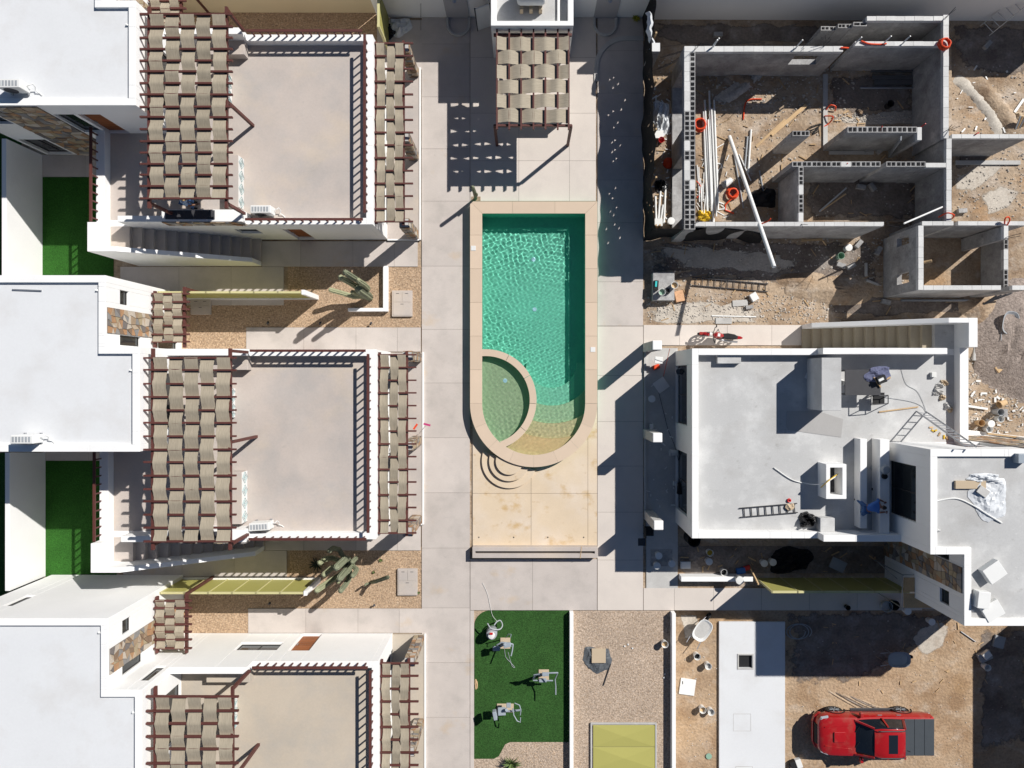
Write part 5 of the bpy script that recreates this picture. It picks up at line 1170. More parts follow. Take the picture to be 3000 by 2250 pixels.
# industrial vacuum with hose and cord
v = thing('vacuum_cleaner','round grey industrial vacuum cleaner with curled hose on the turf','vacuum cleaner',None,W(1440,1850,.03))
x,y,_ = W(1441,1852,.3); MB().lathe((x,y,.08), [(.22,0),(.25,.05),(.25,.42),(.21,.46),(.24,.5),(.22,.58),(.08,.62)], 22).build('drum', PVCG, v, smooth=True)
MB().lathe((x,y,.70), [(.16,0),(.14,.08),(.03,.1)], 18).build('motor_head', PVC, v, smooth=True); MB().obox((x,y+.12,.82),.14,.08,.05).build('switch', REDP, v)
for q in range(4): a = R(45+90*q); MB().lathe((x+.22*math.cos(a),y+.22*math.sin(a),.03), [(.03,0),(.03,.06)], 8).build('castor', BLACK, v)
cable('',[W(1428,1826,.75),W(1440,1842,.7),W(1463,1844,.55),W(1472,1832,.4),W(1466,1818,.35),W(1455,1822,.6),W(1448,1832,.7)],.028,PVCG,parent=v,name='hose')
cable('thin pale power cord running from the vacuum over the paving',[W(1456,1820,.2),W(1444,1805,.06),W(1438,1786,.07),W(1428,1740,.07),W(1413,1707,.07)],.008,PVC)
cable('grey cord trailing on the turf below the round seat machine',[W(1478,1902,.045),W(1482,1925,.045),W(1495,1940,.045),W(1508,1955,.045),W(1500,1950,.045),W(1488,1910,.045)],.01,PVCG)

# ------------------------------------------------------------------ buckets, wheelbarrows and loose things
BK = {}
def bucket(px, py, label, z=.0, m=PVC, fill=None, r=.15, h=.36, tilt=0, lid=False, group='buckets around the building site', az=0):
    x,y,_ = W(px,py,z); t = thing('bucket', label, 'bucket', group, (x,y,z))
    T = Matrix.Rotation(az,4,'Z') @ Matrix.Rotation(tilt,4,'Y')
    c = (x,y,z+(r*.9 if tilt > 1 else 0))
    if lid: MB().lathe(c, [(r*.82,0),(r*.97,h*.93),(r*1.08,h*.94),(r*1.08,h),(r*.9,h*1.01),(.02,h*1.01)], 20, T).build('body', m, t, smooth=True)
    else:
        b = MB(); n = 20; Mx = Matrix.Translation(Vector(c)) @ T
        pr = [(0.001,0),(r*.82,0),(r,h),(r*1.06,h),(r*.95,h-.01),(r*.78,.03),(.001,.03)]; k = len(pr)
        b.v = [tuple(Mx @ Vector((q*math.cos(2*math.pi*j/n), q*math.sin(2*math.pi*j/n), zz))) for q,zz in pr for j in range(n)]
        b.f = [(i*n+j,i*n+(j+1)%n,(i+1)*n+(j+1)%n,(i+1)*n+j) for i in range(k-1) for j in range(n)]
        b.build('body', m, t, smooth=True)
        if fill: MB().lathe((x,y,z+h*.55), [(r*.86,0),(r*.86,.01),(.01,.015)], 16).build('contents', fill, t)
    MB().tube([Vector(c)+T.to_3x3()@Vector((r*math.cos(a),r*math.sin(a)*1.02,h-.03+ .10*math.sin(a)*0)) for a in [R(180*q/8) for q in range(9)]], .006, 5).build('handle', STEEL, t)
    return t
bucket(1944,1880,'white bucket holding brown liquid on the pale gravel',.014,fill=TIMBER)
bucket(2038,1916,'white bucket with dark water near the wheelbarrow',LOT,fill=BLACK); bucket(2070,1944,'white bucket of cement on the dirt strip',LOT,fill=CONC)
bucket(2054,2071,'left white bucket of the pair on the dirt strip',LOT,fill=TIMBER); bucket(2078,2077,'right white bucket of the pair on the dirt strip',LOT,fill=CONC)
bucket(2076,2214,'small green lid bucket half buried in dirt',LOT,GREEN,h=.06,r=.13,lid=True); 
bucket(2161,1694,'white lidded paint bucket standing on the low garden wall',.55,lid=True,r=.17)
for px,py,l in ((1926,1623,'pale lidded bucket beside the wooden board, rounder one'),(1921,1652,'pale lidded bucket with a hole at the board corner'),(1964,1646,'pale lidded bucket right of the wooden board'),(2072,1640,'pale lidded bucket in the shaded soil bed'),(2232,1645,'pale lidded bucket, left one of a shaded pair'),(2257,1642,'pale lidded bucket, right one of a shaded pair')):
    bucket(px,py,l,.03,lid=True)
bucket(2075,1615,'yellow stained open bucket in the shaded soil bed',.03,fill=YELL); bucket(2116,1672,'open white bucket with dark contents by the garden wall',.03,fill=BLACK)
bucket(1985,1089,'white bucket on the porch near the pillar',.046,fill=PVCG); bucket(1906,1168,'pale lidded bucket by the porch kerb',.046,lid=True); bucket(1983,1325,'white bucket tipped at the porch opening',.046,tilt=1.45,az=R(180)); bucket(2004,1110,'half hidden white bucket at the porch opening',.046,lid=True)
bucket(1972,838,'open white bucket on the block stand',.42,fill=TIMBER); bucket(1936,858,'white bucket with green trim on the block stand',.42,fill=GREEN)
bucket(2455,753,'green grey bucket in the sunlit strip by the annex',.0,GREEN); bucket(2477,729,'white cement bag bucket by the annex',.0,lid=True); bucket(2890,1240,'pale blue bucket in the rubbish heap, upright',.0,lid=True); bucket(2918,1226,'pale blue bucket in the rubbish heap, farther one',.0,fill=PVCG); bucket(2885,1256,'open grey bucket in the rubbish heap',.0,fill=PVCG); bucket(2862,1238,'tan bucket in the rubbish heap',.0,TIMBER)
bucket(2940,1178,'brown bucket tipped over on the dirt heap',.0,TIMBER,tilt=1.4,az=R(200)); bucket(2912,1206,'grey tall bucket standing in rubble',.0,PVCG,h=.5)
bucket(2139,530,'white bucket tipped on its side beside the orange coil',.28,tilt=1.45,az=R(215),r=.17,h=.42); bucket(2598,312,'dark bucket in the shade of the back room',.28,BLACK)
bucket(2648,1784,'pale lidded bucket on the shaded path',.05,lid=True); bucket(2478,1776,'small black bucket on the shaded path edge',.05,BLACK,r=.11,h=.25); bucket(2718,1815,'blue white bucket in the shade below the upper block',LOT,lid=True)
def wheelbarrow(label, px, py, rot, fill=CONC, tray=PVC, z=0):
    f = Frame(*W(px,py,z)[:2],z,rot); t = thing('wheelbarrow', label, 'wheelbarrow', 'wheelbarrows on the building site', (0,0,0), f)
    b = MB(); n = 24
    def ringp(sx, sy, z, cx): return [(cx+sx*math.copysign(abs(math.cos(2*math.pi*j/n))**.7,math.cos(2*math.pi*j/n)), sy*math.copysign(abs(math.sin(2*math.pi*j/n))**.7,math.sin(2*math.pi*j/n)), z) for j in range(n)]
    loops = [ringp(.28,.2,.36,0),ringp(.5,.34,.62,.02),ringp(.53,.37,.62,.02),ringp(.48,.32,.60,.02),ringp(.27,.19,.39,0)]
    b.v = [p for l in loops for p in l]; b.f = [(i*n+j,i*n+(j+1)%n,(i+1)*n+(j+1)%n,(i+1)*n+j) for i in range(4) for j in range(n)]+[tuple(range(n-1,-1,-1)),tuple(4*n+j for j in range(n))]
    b.build('tray', tray, t, smooth=True); MB().prism([(p[0],p[1]) for p in ringp(.42,.28,0,.02)], .45, .53).build('load', fill, t)
    for s in (-1,1):
        MB().tube([(.62,s*.06,.2),(.2,s*.2,.34),(-.5,s*.28,.5),(-.85,s*.29,.6)], .02).build('handle', STEEL, t); MB().tube([(-.25,s*.24,.4),(-.35,s*.27,.02)], .018).build('leg', STEEL, t)
    torus(MB(),(.66,0,.2),.15,.05).build('wheel', BLACK, t, smooth=True)
    return t
wheelbarrow('cream wheelbarrow full of wet cement beside the divider wall',2048,1835,R(55),CONC,PVC,LOT); wheelbarrow('grey wheelbarrow standing in the shade above the truck',2614,1918,R(0),CONC,PVCG,LOT)
wheelbarrow('dark grey wheelbarrow in the rubble behind the stairs',2935,950,R(80),AGG,PVCG)
def boxthing(name, label, cat, px, py, z, sx, sy, sz, rot=0, m=PVC, group=None, bevel=.01):
    x,y,_ = W(px,py,z+sz/2); return MB().obox((x,y,z+sz/2),sx,sy,sz,rot).build(name, m, label=label, cat=cat, group=group, bevel=bevel)
boxthing('tile_slab','pale square slab with a handle slot lying on the dirt strip','slab',2014,2012,LOT,.72,.75,.07,R(-8),PVC)
MB().obox(W(2000,2000,LOT+.078),.03,.14,.012).build('slot_mark', DARKM, label='small dark slot on the pale square slab', cat='slot')
boxthing('white_carton','white foam box with grooves on the bare upper roof','box',2908,1674,5.875,.72,.62,.3,R(35),PVC); boxthing('white_carton','white box overlapping another at the roof corner','box',2875,1755,5.875,.46,.62,.35,R(-6),PVC); boxthing('white_carton','flat white board box under the other at the roof corner','box',2906,1788,5.875,.72,.62,.16,R(30),PVC)
boxthing('roof_unit','grey metal unit at the edge of the bare upper roof','roof unit',2992,1342,5.875,.45,.35,.35,0,MGREY)
boxthing('white_block','white box beside the red pickup shadow','box',2339,2235,LOT,.26,.42,.2,R(20),PVC); boxthing('black_box','black box next to the white box by the truck','box',2322,2238,LOT,.26,.3,.25,R(20),BLACK)
boxthing('paper_sack','white paper sack in half shade beside the dirt triangle','sack',2884,1922,LOT,.6,.42,.2,R(25),PVCG); boxthing('paper_sack','flat grey cement sack in deep shade','sack',2926,1880,LOT,.5,.55,.12,R(-15),PVCG); boxthing('paper_sack','bright crumpled cement sack in the sun','sack',2890,1918,LOT+.2,.36,.3,.16,R(40),PVC)
bucket(2880,1948,'white bucket in the sun by the cement sacks',LOT,fill=CONC)
crumple('plastic_sheet','white plastic sheet spread on the bare upper roof',2895,1455,5.88,.75,.85,.12,TAR,'plastic sheet'); crumple('plastic_sheet','crumpled white plastic roll above the roof board',2885,1402,5.88,.7,.2,.2,TAR,'plastic sheet',seed=4)
boxthing('roof_board','long tan board on the bare upper roof','board',2842,1420,5.88,1.15,.3,.1,R(0),CARD); boxthing('roof_board','short grey board across the plastic sheet','board',2880,1440,6.0,.42,.3,.05,R(-35),CONC)
cable('long white cable curving over the bare upper roof',[W(2742,1468,5.9),W(2800,1460,5.9),W(2850,1480,5.9),W(2890,1505,5.95),W(2935,1532,5.9)],.03,PVC)
# terrace clutter on the unfinished house
wb = thing('work_table','dark work table covered with tools and a violet jacket','table',None,W(2520,1120,TZ))
x,y,_ = W(2545,1115,3.7); MB().box(x-.95,x+.5,y-.6,y+.45,3.62,3.68).build('table_top', DARKM, wb)
for a,b in ((-.9,-.55),(.45,-.55),(-.9,.4),(.45,.4)): MB().box(x+a-.03,x+a+.03,y+b-.03,y+b+.03,TZ,3.62).build('leg', DARKM, wb)
crumple('jacket','violet jacket thrown over the work table',2572,1097,3.68,.52,.34,.12,PURP,'jacket')
boxthing('tool_case','open tool case with red and white tools on the violet jacket','tool case',2582,1112,3.78,.36,.3,.14,R(20),BLACK); boxthing('tool','white and red power tool in the tool case','tool',2581,1112,3.92,.22,.1,.07,R(25),PVC); boxthing('timber_offcut','orange timber offcut beside the tool case','timber',2570,1120,3.70,.5,.06,.06,R(-55),TIMBER); boxthing('timber_offcut','short orange timber offcut above the tool case','timber',2602,1108,3.70,.2,.08,.06,R(20),TIMBER)
boxthing('drill','orange power tool under the work table edge','tool',2508,1118,TZ,.3,.2,.2,0,ORANGE); torus(MB(),W(2465,1122,TZ+.03),.12,.03,'z').build('tape_roll', PVC, smooth=True, label='white tape ring at the foot of the bar block', cat='tape')
sf = thing('metal_trestle','black metal trestle standing on the bare terrace beside the work table','frame',None,W(2575,1180,TZ))
p = [W(2555,1188,TZ),W(2600,1170,TZ),W(2600,1158,TZ),W(2555,1160,TZ)]
MB().tube([W(2552,1186,TZ),W(2552,1186,3.6),W(2602,1182,3.6),W(2602,1182,TZ)], .02).build('front_tube', DARKM, sf); MB().tube([W(2552,1160,TZ),W(2552,1160,3.6),W(2602,1158,3.6),W(2602,1158,TZ)], .02).build('rear_tube', DARKM, sf)
MB().tube([W(2602,1182,3.6),W(2602,1158,3.6)], .02).build('cross_tube', DARKM, sf); MB().tube([W(2552,1186,3.6),W(2552,1160,3.6)], .02).build('cross_tube', DARKM, sf)
MB().box(WX(2556,3.3),WX(2590,3.3),WY(1184,3.3),WY(1150,3.3),3.3,3.34).build('shelf', BLACK, sf)
for px,py,r_,l,m in ((2384,1071,R(10),'blue grey paper sheet in the bar shadow','p'),(2366,1100,R(-25),'tilted blue grey paper sheet in the bar shadow','p')): boxthing('paper_sheet',l,'paper',px,py,TZ,.16,.28,.01,r_,PVC,bevel=0)
boxthing('white_box','small white box on the bare terrace','box',2734,1098,TZ,.2,.2,.16,0,PVC)
cable('thin dark cord winding over the bare terrace',[W(2560,1160,2.92),W(2660,1175,2.92),W(2700,1190,2.92),W(2715,1210,2.92),W(2690,1150,2.92),W(2655,1125,2.92),W(2640,1080,2.92)],.008,PVCG)
MB().bar(W(2575,1207,2.93),W(2690,1192,2.93),.05,.04).build('timber_batten', TIMBER, label='thin timber batten lying on the bare terrace', cat='timber')
for i,(px,py,sx,sy,r_) in enumerate(((2752,1130,.34,.2,.2),(2765,1122,.3,.22,.9),(2748,1150,.4,.2,.1),(2760,1165,.26,.2,.5),(2775,1190,.3,.26,1.0),(2782,1200,.22,.2,.3),(2740,1146,.14,.3,.2))):
    crumple('rubble_sack','crumpled tan rubble sack by the terrace parapet',px,py,TZ,sx*.6,sy*.6,.16,CARD if i%2 else CONC,'sack',seed=i,group='rubble sacks on the terrace',n=6)
for i,(px,py) in enumerate(((2728,1252),(2740,1262),(2752,1272),(2766,1280),(2775,1284),(2734,1262))):
    boxthing('timber_offcut','small yellow timber offcut under the leaning ladder','timber',px,py,TZ,.16,.06,.04,R(30*i),YELL if i%2 else TIMBER,'timber offcuts under the ladder',bevel=0)
torus(MB(),W(2312,1466,2.95),.06,.03,'z').build('tape_roll', REDP, smooth=True, label='small red brown tape roll at the end of the lying ladder', cat='tape'); crumple('rag','pale crumpled rag on the lying ladder',2314,1485,2.97,.18,.16,.08,CARD,'rag',n=6)
x,y,_=W(2590,1375,3.6); bkt = thing('shoulder_bag','dark bag and cap left on the low white wall','bag',None,(x,y,3.6)); MB().lathe((x,y,3.6),[(.16,0),(.2,.1),(.15,.22),(.05,.25)],14).build('bag_body',PVCG,bkt,smooth=True); MB().lathe((x,y-.28,3.6),[(.12,0),(.11,.1),(.03,.13)],12).build('cap',BLACK,bkt,smooth=True)
boxthing('rag','pale square rag on the shaded terrace floor','rag',2558,1370,TZ,.26,.24,.02,R(40),PVCG,bevel=0); boxthing('black_cup','small black cup on the shaded terrace floor','cup',2559,1433,TZ,.12,.1,.1,0,BLACK)
# construction site loose things
for i in range(9):
    px = 2066+i*4.2+random.uniform(-1,1); a, b = W(px-4+random.uniform(-3,3),250+random.uniform(0,120),.33+.05*(i%3)), W(px+9+random.uniform(-4,4),600+random.uniform(-10,60),.33+.05*(i%3))
    MB().tube([a,b], .045 if i%3 else .06, 10).build('plastic_pipe', PVC, smooth=True, label='long white plastic pipe of the bundle along the thick block wall', cat='pipe', group='white pipe bundle')
for i in range(12):
    px = 2042+i*5; py = 480+random.uniform(0,90); a = W(px,py,.32); b = W(px+random.uniform(-6,10),py+random.uniform(60,110),.32+.03*(i%3))
    MB().tube([a,b], .025, 8).build('plastic_pipe', PVC, smooth=True, label='short white plastic pipe scattered at the foot of the thick block wall', cat='pipe', group='short pipes by the thick wall')
for i,(a,b,r_) in enumerate((((2190,400),(2182,490),.045),((2200,380),(2192,505),.05),((2150,450),(2178,610),.035),((2165,452),(2200,530),.03),((2225,500),(2236,560),.035),((2300,500),(2244,470),.0))):
    if r_: MB().tube([W(*a,.33),W(*b,.33)], r_, 10).build('plastic_pipe', PVC if i%2 else PVCG, smooth=True, label='pale plastic pipe lying loose on the sunlit dirt floor', cat='pipe', group='loose pipes on the dirt floor')
MB().tube([W(2137,400,.36),W(2268,782,3.75)], .085, 14).build('plastic_pole', PVC, smooth=True, label='long thick white pole leaning over the block wall', cat='pole')
MB().tube([W(2648,655,2.9),W(2762,606,2.6)], .04, 10).build('plastic_pole', PVC, smooth=True, label='grey white pole leaning out of the wall gap', cat='pole')
MB().tube([W(2690,772,2.6),W(2730,764,2.9)], .06, 10).build('pipe_end', TIMBER, smooth=True, label='pipe stub poking over the annex wall', cat='pipe')
for i in range(5): MB().tube([W(1968+i*5,392+4*i,.05),W(1975+i*5,575,.06)], .03, 8).build('metal_pipe', STEEL, smooth=True, label='thin grey pipe bundled beside the black fence', cat='pipe', group='grey pipes by the fence')
for i,(a,b) in enumerate((((1920,575),(1922,650)),((1935,560),(1929,640)),((1950,540),(1945,655)),((1942,600),(1935,650)))): MB().tube([W(*a,.06),W(*b,.06)], .05, 10).build('plastic_pipe', PVC, smooth=True, label='white pipe offcut on the dirt beside the black fence', cat='pipe', group='pipe offcuts by the fence')
crumple('foil_sheet','silver foil sheet crumpled beside the black fence',1938,345,.02,.42,.8,.3,TAR,'plastic sheet'); boxthing('plywood_sheet','tan plywood sheet leaning by the thick block wall','board',1988,325,.03,.7,1.1,.05,R(22),CARD); boxthing('white_sack','white sack under the silver foil','sack',1925,395,.0,.55,.35,.15,0,PVC)
MB().prism([(WX(a,.03),WY(b,.03)) for a,b in ((1978,590),(2005,588),(2005,625),(1978,660))], .03,.06).build('plank', CARD, label='pale plank between the fence and thick block wall', cat='plank')
MB().lathe(W(1958,478,.02), [(.26,0),(.25,.05),(.12,.18),(.02,.2)], 14).build('traffic_cone', ORANGE, label='orange plastic lid on the dirt by the fence', cat='lid', smooth=True); bucket(1936,413,'small red bucket on the dirt by the fence',.02,REDP,r=.13,h=.2)
crumple('tarpaulin','black tarpaulin bundle by the fence',1936,545,.02,.3,.3,.3,BAG,'tarpaulin'); boxthing('white_crate','white crate at the fence corner','crate',1928,653,.0,.36,.34,.28,0,PVC); bucket(1962,652,'white lidded tub at the fence corner',.0,lid=True)
crumple('wire_heap','yellow cable heap at the corner of the block walls',2066,632,.3,.4,.25,.25,YELL,'cable',n=9); crumple('hose_heap','dark hose heap in the shade of the partition',2235,580,.3,.6,.5,.25,BLACK,'hose',n=10)
for i in range(4): x_ = 2328+i; boxthing('timber_plank','yellow timber plank of the small stack below the wall','timber',2370+i*3,676+i*9,.05+.02*i,1.25-.1*i,.1,.07,R(-3+2*i),TIMBER,'small timber stack')
MB().tube([W(2410,705,.3),W(2420,718,.05)], .03).build('sawhorse_leg', TIMBER, label='timber leg sticking out near the small timber stack', cat='timber')
for i,(px,py,r_,l) in enumerate(((2573,735,R(60),'loose grey block standing near the annex wall'),(2515,715,R(50),'loose grey block tilted in shade'),(2493,780,R(30),'loose grey block beside another in deep shade'),(2463,777,R(-20),'small loose grey block in deep shade'),(2555,548,R(-55),'loose grey block in the middle room'),(2522,548,R(-10),'small loose grey block in the middle room'),(2595,885,R(-15),'loose block at the annex foot'),(2103,102,0,'loose pale block in the shade of the boundary wall'),(2545,437,R(10),'broken grey block under the partition wall'),(2580,440,R(40),'broken grey blocks by the timber prop'),(2892,132,R(50),'loose grey block by the tall boundary wall'),(2818,618,R(5),'white topped block on the corner room floor'))):
    boxthing('loose_block',l,'block',px,py,.28 if py < 640 and px > 2040 and py > 140 else 0,.4,.2,.19,r_,BLOCK)
for i,(px,py,w,h_) in enumerate(((2595,205,1.5,.28),(2595,228,1.55,.2),(2598,242,1.55,.12))): boxthing('formwork_board','dark formwork board stacked in the back room','board',px+30,py,.28,2.3-.1*i,.2,.1,0,M('weathered_board',(.13,.13,.13),.9,.15,2,.1),'formwork boards in the back room')
MB().tube([W(2520,258,.34),W(2675,258,.34)], .05, 10).build('metal_pipe', STEEL, label='grey pipe lying in front of the formwork boards', cat='pipe', smooth=True)
MB().bar(W(2260,395,.32),W(2362,308,.36),.16,.04).build('long_plank', TIMBER, label='long timber plank lying diagonally over the dirt floor', cat='plank'); MB().bar(W(2300,350,.33),W(2215,430,.3),.1,.04).build('long_plank', TIMBER, label='shorter timber plank end at the pillar stub', cat='plank')
MB().bar(W(2400,620,.3),W(2480,550,.9),.07,.05).build('timber_prop', PVCG, label='grey prop leaning in the middle room', cat='prop'); MB().bar(W(2405,618,.3),W(2478,568,.6),.06,.05).build('timber_prop', TIMBER, label='thin timber prop leaning in the middle room', cat='prop')
MB().bar(W(2605,455,.4),W(2640,405,2.6),.18,.05).build('timber_prop', PVCG, label='wide grey prop leaning on the partition wall', cat='prop')
reel = thing('cable_reel','tangle of black cable by the footing strip','cable',None,W(2410,362,.28)); 
for q in range(6): cable('',[W(2405+random.uniform(-4,4),362,.33),W(2375+random.uniform(-12,12),372+q*4,.33),W(2360+q*6,385+random.uniform(-8,8),.32),W(2398,370+q*3,.33)],.014,BLACK,parent=reel,name='cable')
st_ = thing('block_stand','low grey block stand with paint things on top','stand',None,W(1945,840)); MB().box(WX(1913,.4),WX(1976,.4),WY(880,.4),WY(798,.4),0,.4).build('body', BLOCK, st_, bevel=.02)
boxthing('toolbox','black toolbox with a cyan tray on the block stand','toolbox',1922,836,.41,.2,.44,.16,R(-4),BLACK); boxthing('tool_tray','cyan tray inside the black toolbox','tray',1922,832,.57,.09,.26,.03,R(-4),M('cyan_plastic',(.05,.5,.5),.4)); boxthing('dark_box','small dark box on the block stand','box',1954,853,.41,.22,.22,.16,0,BLACK)
boxthing('orange_sack','orange and white cement sack beside the block stand','sack',1990,868,.0,.4,.5,.16,R(12),M('sack_print',(.6,.35,.2),.8,.3,6,.2)); boxthing('white_block_pile','white hexagonal block pile on the dirt','block',2208,870,.0,.32,.36,.22,R(30),PVC); boxthing('concrete_slab_piece','grey concrete plate lying on the dirt behind the motorcycle','slab',2168,888,0,.7,.28,.06,R(4),CONC); boxthing('concrete_slab_piece','pale concrete plate at the path edge','slab',2120,940,0,.75,.28,.05,0,CONC); boxthing('stone_piece','rough grey stone by the concrete plate','stone',2195,900,0,.34,.16,.14,R(10),BLOCK)
MB().bar(W(2085,925,.03),W(2215,928,.03),.05,.03).build('timber_batten', PVC, label='long pale batten on the dirt behind the motorcycle', cat='timber')
# right edge things
ladder('tall grey scaffold ladder standing by the boundary wall',W(2885,90,.1),W(2985,8,1.6),.6,5,STEEL,.02)
boxthing('white_plank','white plank standing on the far dirt','plank',2985,310,.0,.12,.75,.06,R(-35),PVC); crumple('rubbish_bag','pale torn bag with rubble in the far room',2995,350,.0,.4,.35,.25,CARD,'bag',n=8)
for i in range(4): MB().bar(W(2975+6*i,378-2*i,.1),W(2990+7*i,340,.5),.06,.05).build('timber_prop', TIMBER if i%2 else PVCG, label='timber piece of the pile leaning on the far wall', cat='timber', group='timber pile on the far wall')
boxthing('long_concrete_post','grey concrete post lying beside the stairs','post',2858,1022,0,.22,1.1,.14,R(-6),CONC,bevel=.04); MB().bar(W(2826,1188,.1),W(2893,1198,.1),.1,.06).build('white_batten', PVC, label='white batten in the rubbish heap', cat='timber'); boxthing('loose_block','hollow grey block standing in the rubbish heap','block',2940,1210,0,.2,.36,.3,R(5),BLOCK)
boxthing('timber_box','open timber box on the dirt heap','box',2922,1080,.1,.26,.3,.26,R(40),TIMBER); MB().bar(W(2830,1275,.1),W(3010,1296,.1),.5,.12).build('kerb_beam', WHITE, label='white kerb beam below the rubbish heap', cat='beam')
MB().bar(W(2893,1270,.2),W(3010,1284,.2),.08,.06).build('timber_batten', TIMBER, label='long timber batten on the white kerb beam', cat='timber')
mr_ = thing('old_gate','old grey metal gate leaning on the annex wall corner','gate',None,W(2900,890)); 
for q in range(4): MB().bar(W(2862+6*q,903-4*q,.1+.05*q),W(2920+14*q,866-2*q,.6),.06,.05).build('bar', DARKM, mr_)
for q in range(2): MB().bar(W(2862+60*q,903-32*q,.12+.4*q),W(2895+70*q,888-30*q,.2+.4*q),.05,.05).build('cross_bar', DARKM, mr_)
boxthing('shuttering_edge','bent pale shuttering strip near the annex','strip',2537,790,.0,.1,.62,.12,0,CONC); boxthing('shuttering_edge','short pale shuttering strip turning to the annex','strip',2556,828,.0,.6,.1,.12,R(-20),CONC)
MB().tube([W(2640,880,.08),W(2855,880,.08)], .05, 8).build('plastic_pipe', PVCG, label='long grey pipe lying along the annex foot', cat='pipe', smooth=True)
# porch and soil bed things
boxthing('styrofoam_board','white square board lying on the porch floor','board',1937,1128,.046,.58,.56,.04,R(35),PVC); boxthing('paint_tray','white paint tray on top of the porch pillar','tray',1930,1055,.6,.36,.3,.06,R(-5),PVC); boxthing('red_can','small orange can and rag heap on the porch','can',1922,1075,.05,.3,.2,.2,R(20),ORANGE); MB().tube([W(1962,1022,1.3),W(1944,1102,.06)], .012).build('broom_stick', ORANGE, label='thin orange stick leaning on the porch', cat='stick'); boxthing('white_tin','small white tin by the middle porch pillar','tin',1908,1252,.046,.16,.3,.2,0,PVC); boxthing('dark_crate','black open crate with tools on the porch','crate',1998,1432,.046,.4,.5,.3,R(-5),BLACK); boxthing('white_tin','small white tin beside the black open crate','tin',1978,1416,.046,.18,.2,.15,0,PVC)
cable('black cord winding along the porch floor',[W(1930,1150,.055),W(1945,1210,.055),W(1958,1260,.055),W(1978,1310,.055),W(1990,1360,.055)],.01,BLACK)
chr_ = thing('chair','black chair on the paving beside the porch pillar','chair',None,W(1900,1555,.05)); x,y,_ = W(1901,1556,.45)
MB().box(x-.22,x+.22,y-.22,y+.22,.43,.48).build('seat', BLACK, chr_, bevel=.02); MB().box(x-.24,x-.19,y-.22,y+.22,.5,.95).build('backrest', BLACK, chr_, bevel=.02)
for a,b in ((-.19,-.19),(.19,-.19),(-.19,.19),(.19,.19)): MB().tube([(x+a,y+b,.05),(x+a,y+b,.43)], .015).build('leg', DARKM, chr_)
dr = thing('oil_drum','tall black open drum against the white wall corner','drum',None,W(2030,1580)); x,y,_ = W(2034,1584,.9)
n=24; prr = [(.001,0),(.29,0),(.29,.9),(.27,.9),(.27,.05),(.001,.05)]; b = MB(); b.v = [(x+q*math.cos(2*math.pi*j/n),y+q*math.sin(2*math.pi*j/n),z) for q,z in prr for j in range(n)]; b.f = [(i*n+j,i*n+(j+1)%n,(i+1)*n+(j+1)%n,(i+1)*n+j) for i in range(5) for j in range(n)]; b.build('shell', BLACK, dr, smooth=True)
boxthing('mixing_board','wooden mixing board under the pale lidded buckets','board',1938,1634,.03,1.0,.78,.03,0,BLOCK); boxthing('white_basin','white plastic basin in the shaded soil bed','basin',2008,1655,.03,.45,.32,.14,0,PVC); boxthing('floor_drain','small dark drain plate in the paving by the chair','drain',1880,1588,.052,.34,.34,.012,0,DARKM)
MB().bar(W(2200,1668,.6),W(2222,1712,1.9),.06,.05).build('timber_prop', TIMBER, label='timber prop leaning on the olive fence end', cat='prop'); boxthing('blue_sack','blue sack near the garden wall','sack',2170,1672,.03,.4,.26,.15,R(10),BLUE); boxthing('red_tray','dark red tray beside the timber prop','tray',2188,1664,.03,.3,.2,.1,R(15),REDP)
crumple('tarpaulin','black tarpaulin heap in the shaded soil bed',2315,1640,.03,1.0,.6,.4,BLACKC,'tarpaulin'); boxthing('plasterboard','grey plasterboard leaning in deep shade','board',2455,1655,.4,.7,.5,.05,R(-25),PVCG)
sc_ = thing('scaffold','thin metal scaffold in the shade under the upper block','scaffold',None,W(2600,1650))
for px,py in ((2560,1640),(2640,1640),(2560,1730),(2640,1730)): MB().tube([W(px,py,0),(W(px,py,0)[0],W(px,py,0)[1],2.6)], .025).build('upright', STEEL, sc_)
for a,b in (((2560,1640),(2640,1730)),((2560,1730),(2640,1640))): MB().tube([(*W(*a)[:2],.3),(*W(*b)[:2],2.4)], .02).build('brace', STEEL, sc_)
for a,b in (((2560,1640),(2640,1640)),((2560,1730),(2640,1730)),((2560,1640),(2560,1730)),((2640,1640),(2640,1730))): MB().tube([(*W(*a)[:2],2.5),(*W(*b)[:2],2.5)], .02).build('ledger', STEEL, sc_)
for q in range(2): MB().box(WX(2562),WX(2638),WY(1728-43*q),WY(1690-43*q),2.53,2.57).build('plank', TIMBER, sc_)
bucket(2590,1772,'grey metal mixing tub on the shaded path',.05,PVCG,r=.24,h=.3,fill=CONC); bucket(2612,1768,'black mixing tub beside the grey tub',.05,BLACK,r=.22,h=.3)
cable('coiled pale hose loop in the shade beside the cistern slab',[W(2330+30*math.cos(a*.7)+a,1850+22*math.sin(a*.7),LOT+.03) for a in range(20)],.02,PVCG)
MB().tube([W(2815,1850,LOT+.04),W(2858,1880,LOT+.04)], .025).build('metal_bar', STEEL, label='thin metal bar on the shaded dirt', cat='bar')
crumple('grey_tarp','grey tarpaulin under a tan board on the pale gravel',1750,1932,.02,.62,.62,.12,TARD,'tarpaulin'); boxthing('square_board','tan square board on the grey tarpaulin','board',1754,1921,.13,.64,.66,.04,0,CARD)
MB().tube([W(1789,1945,.05),W(1768,2008,.05)], .025).build('shovel', DARKM, label='dark handled tool lying on the pale gravel', cat='tool')
for px,py in ((1395,2005),): crumple('leaf_litter','brown wooden offcut at the turf edge',px,py,.03,.08,.22,.05,TIMBER,'timber',n=4)
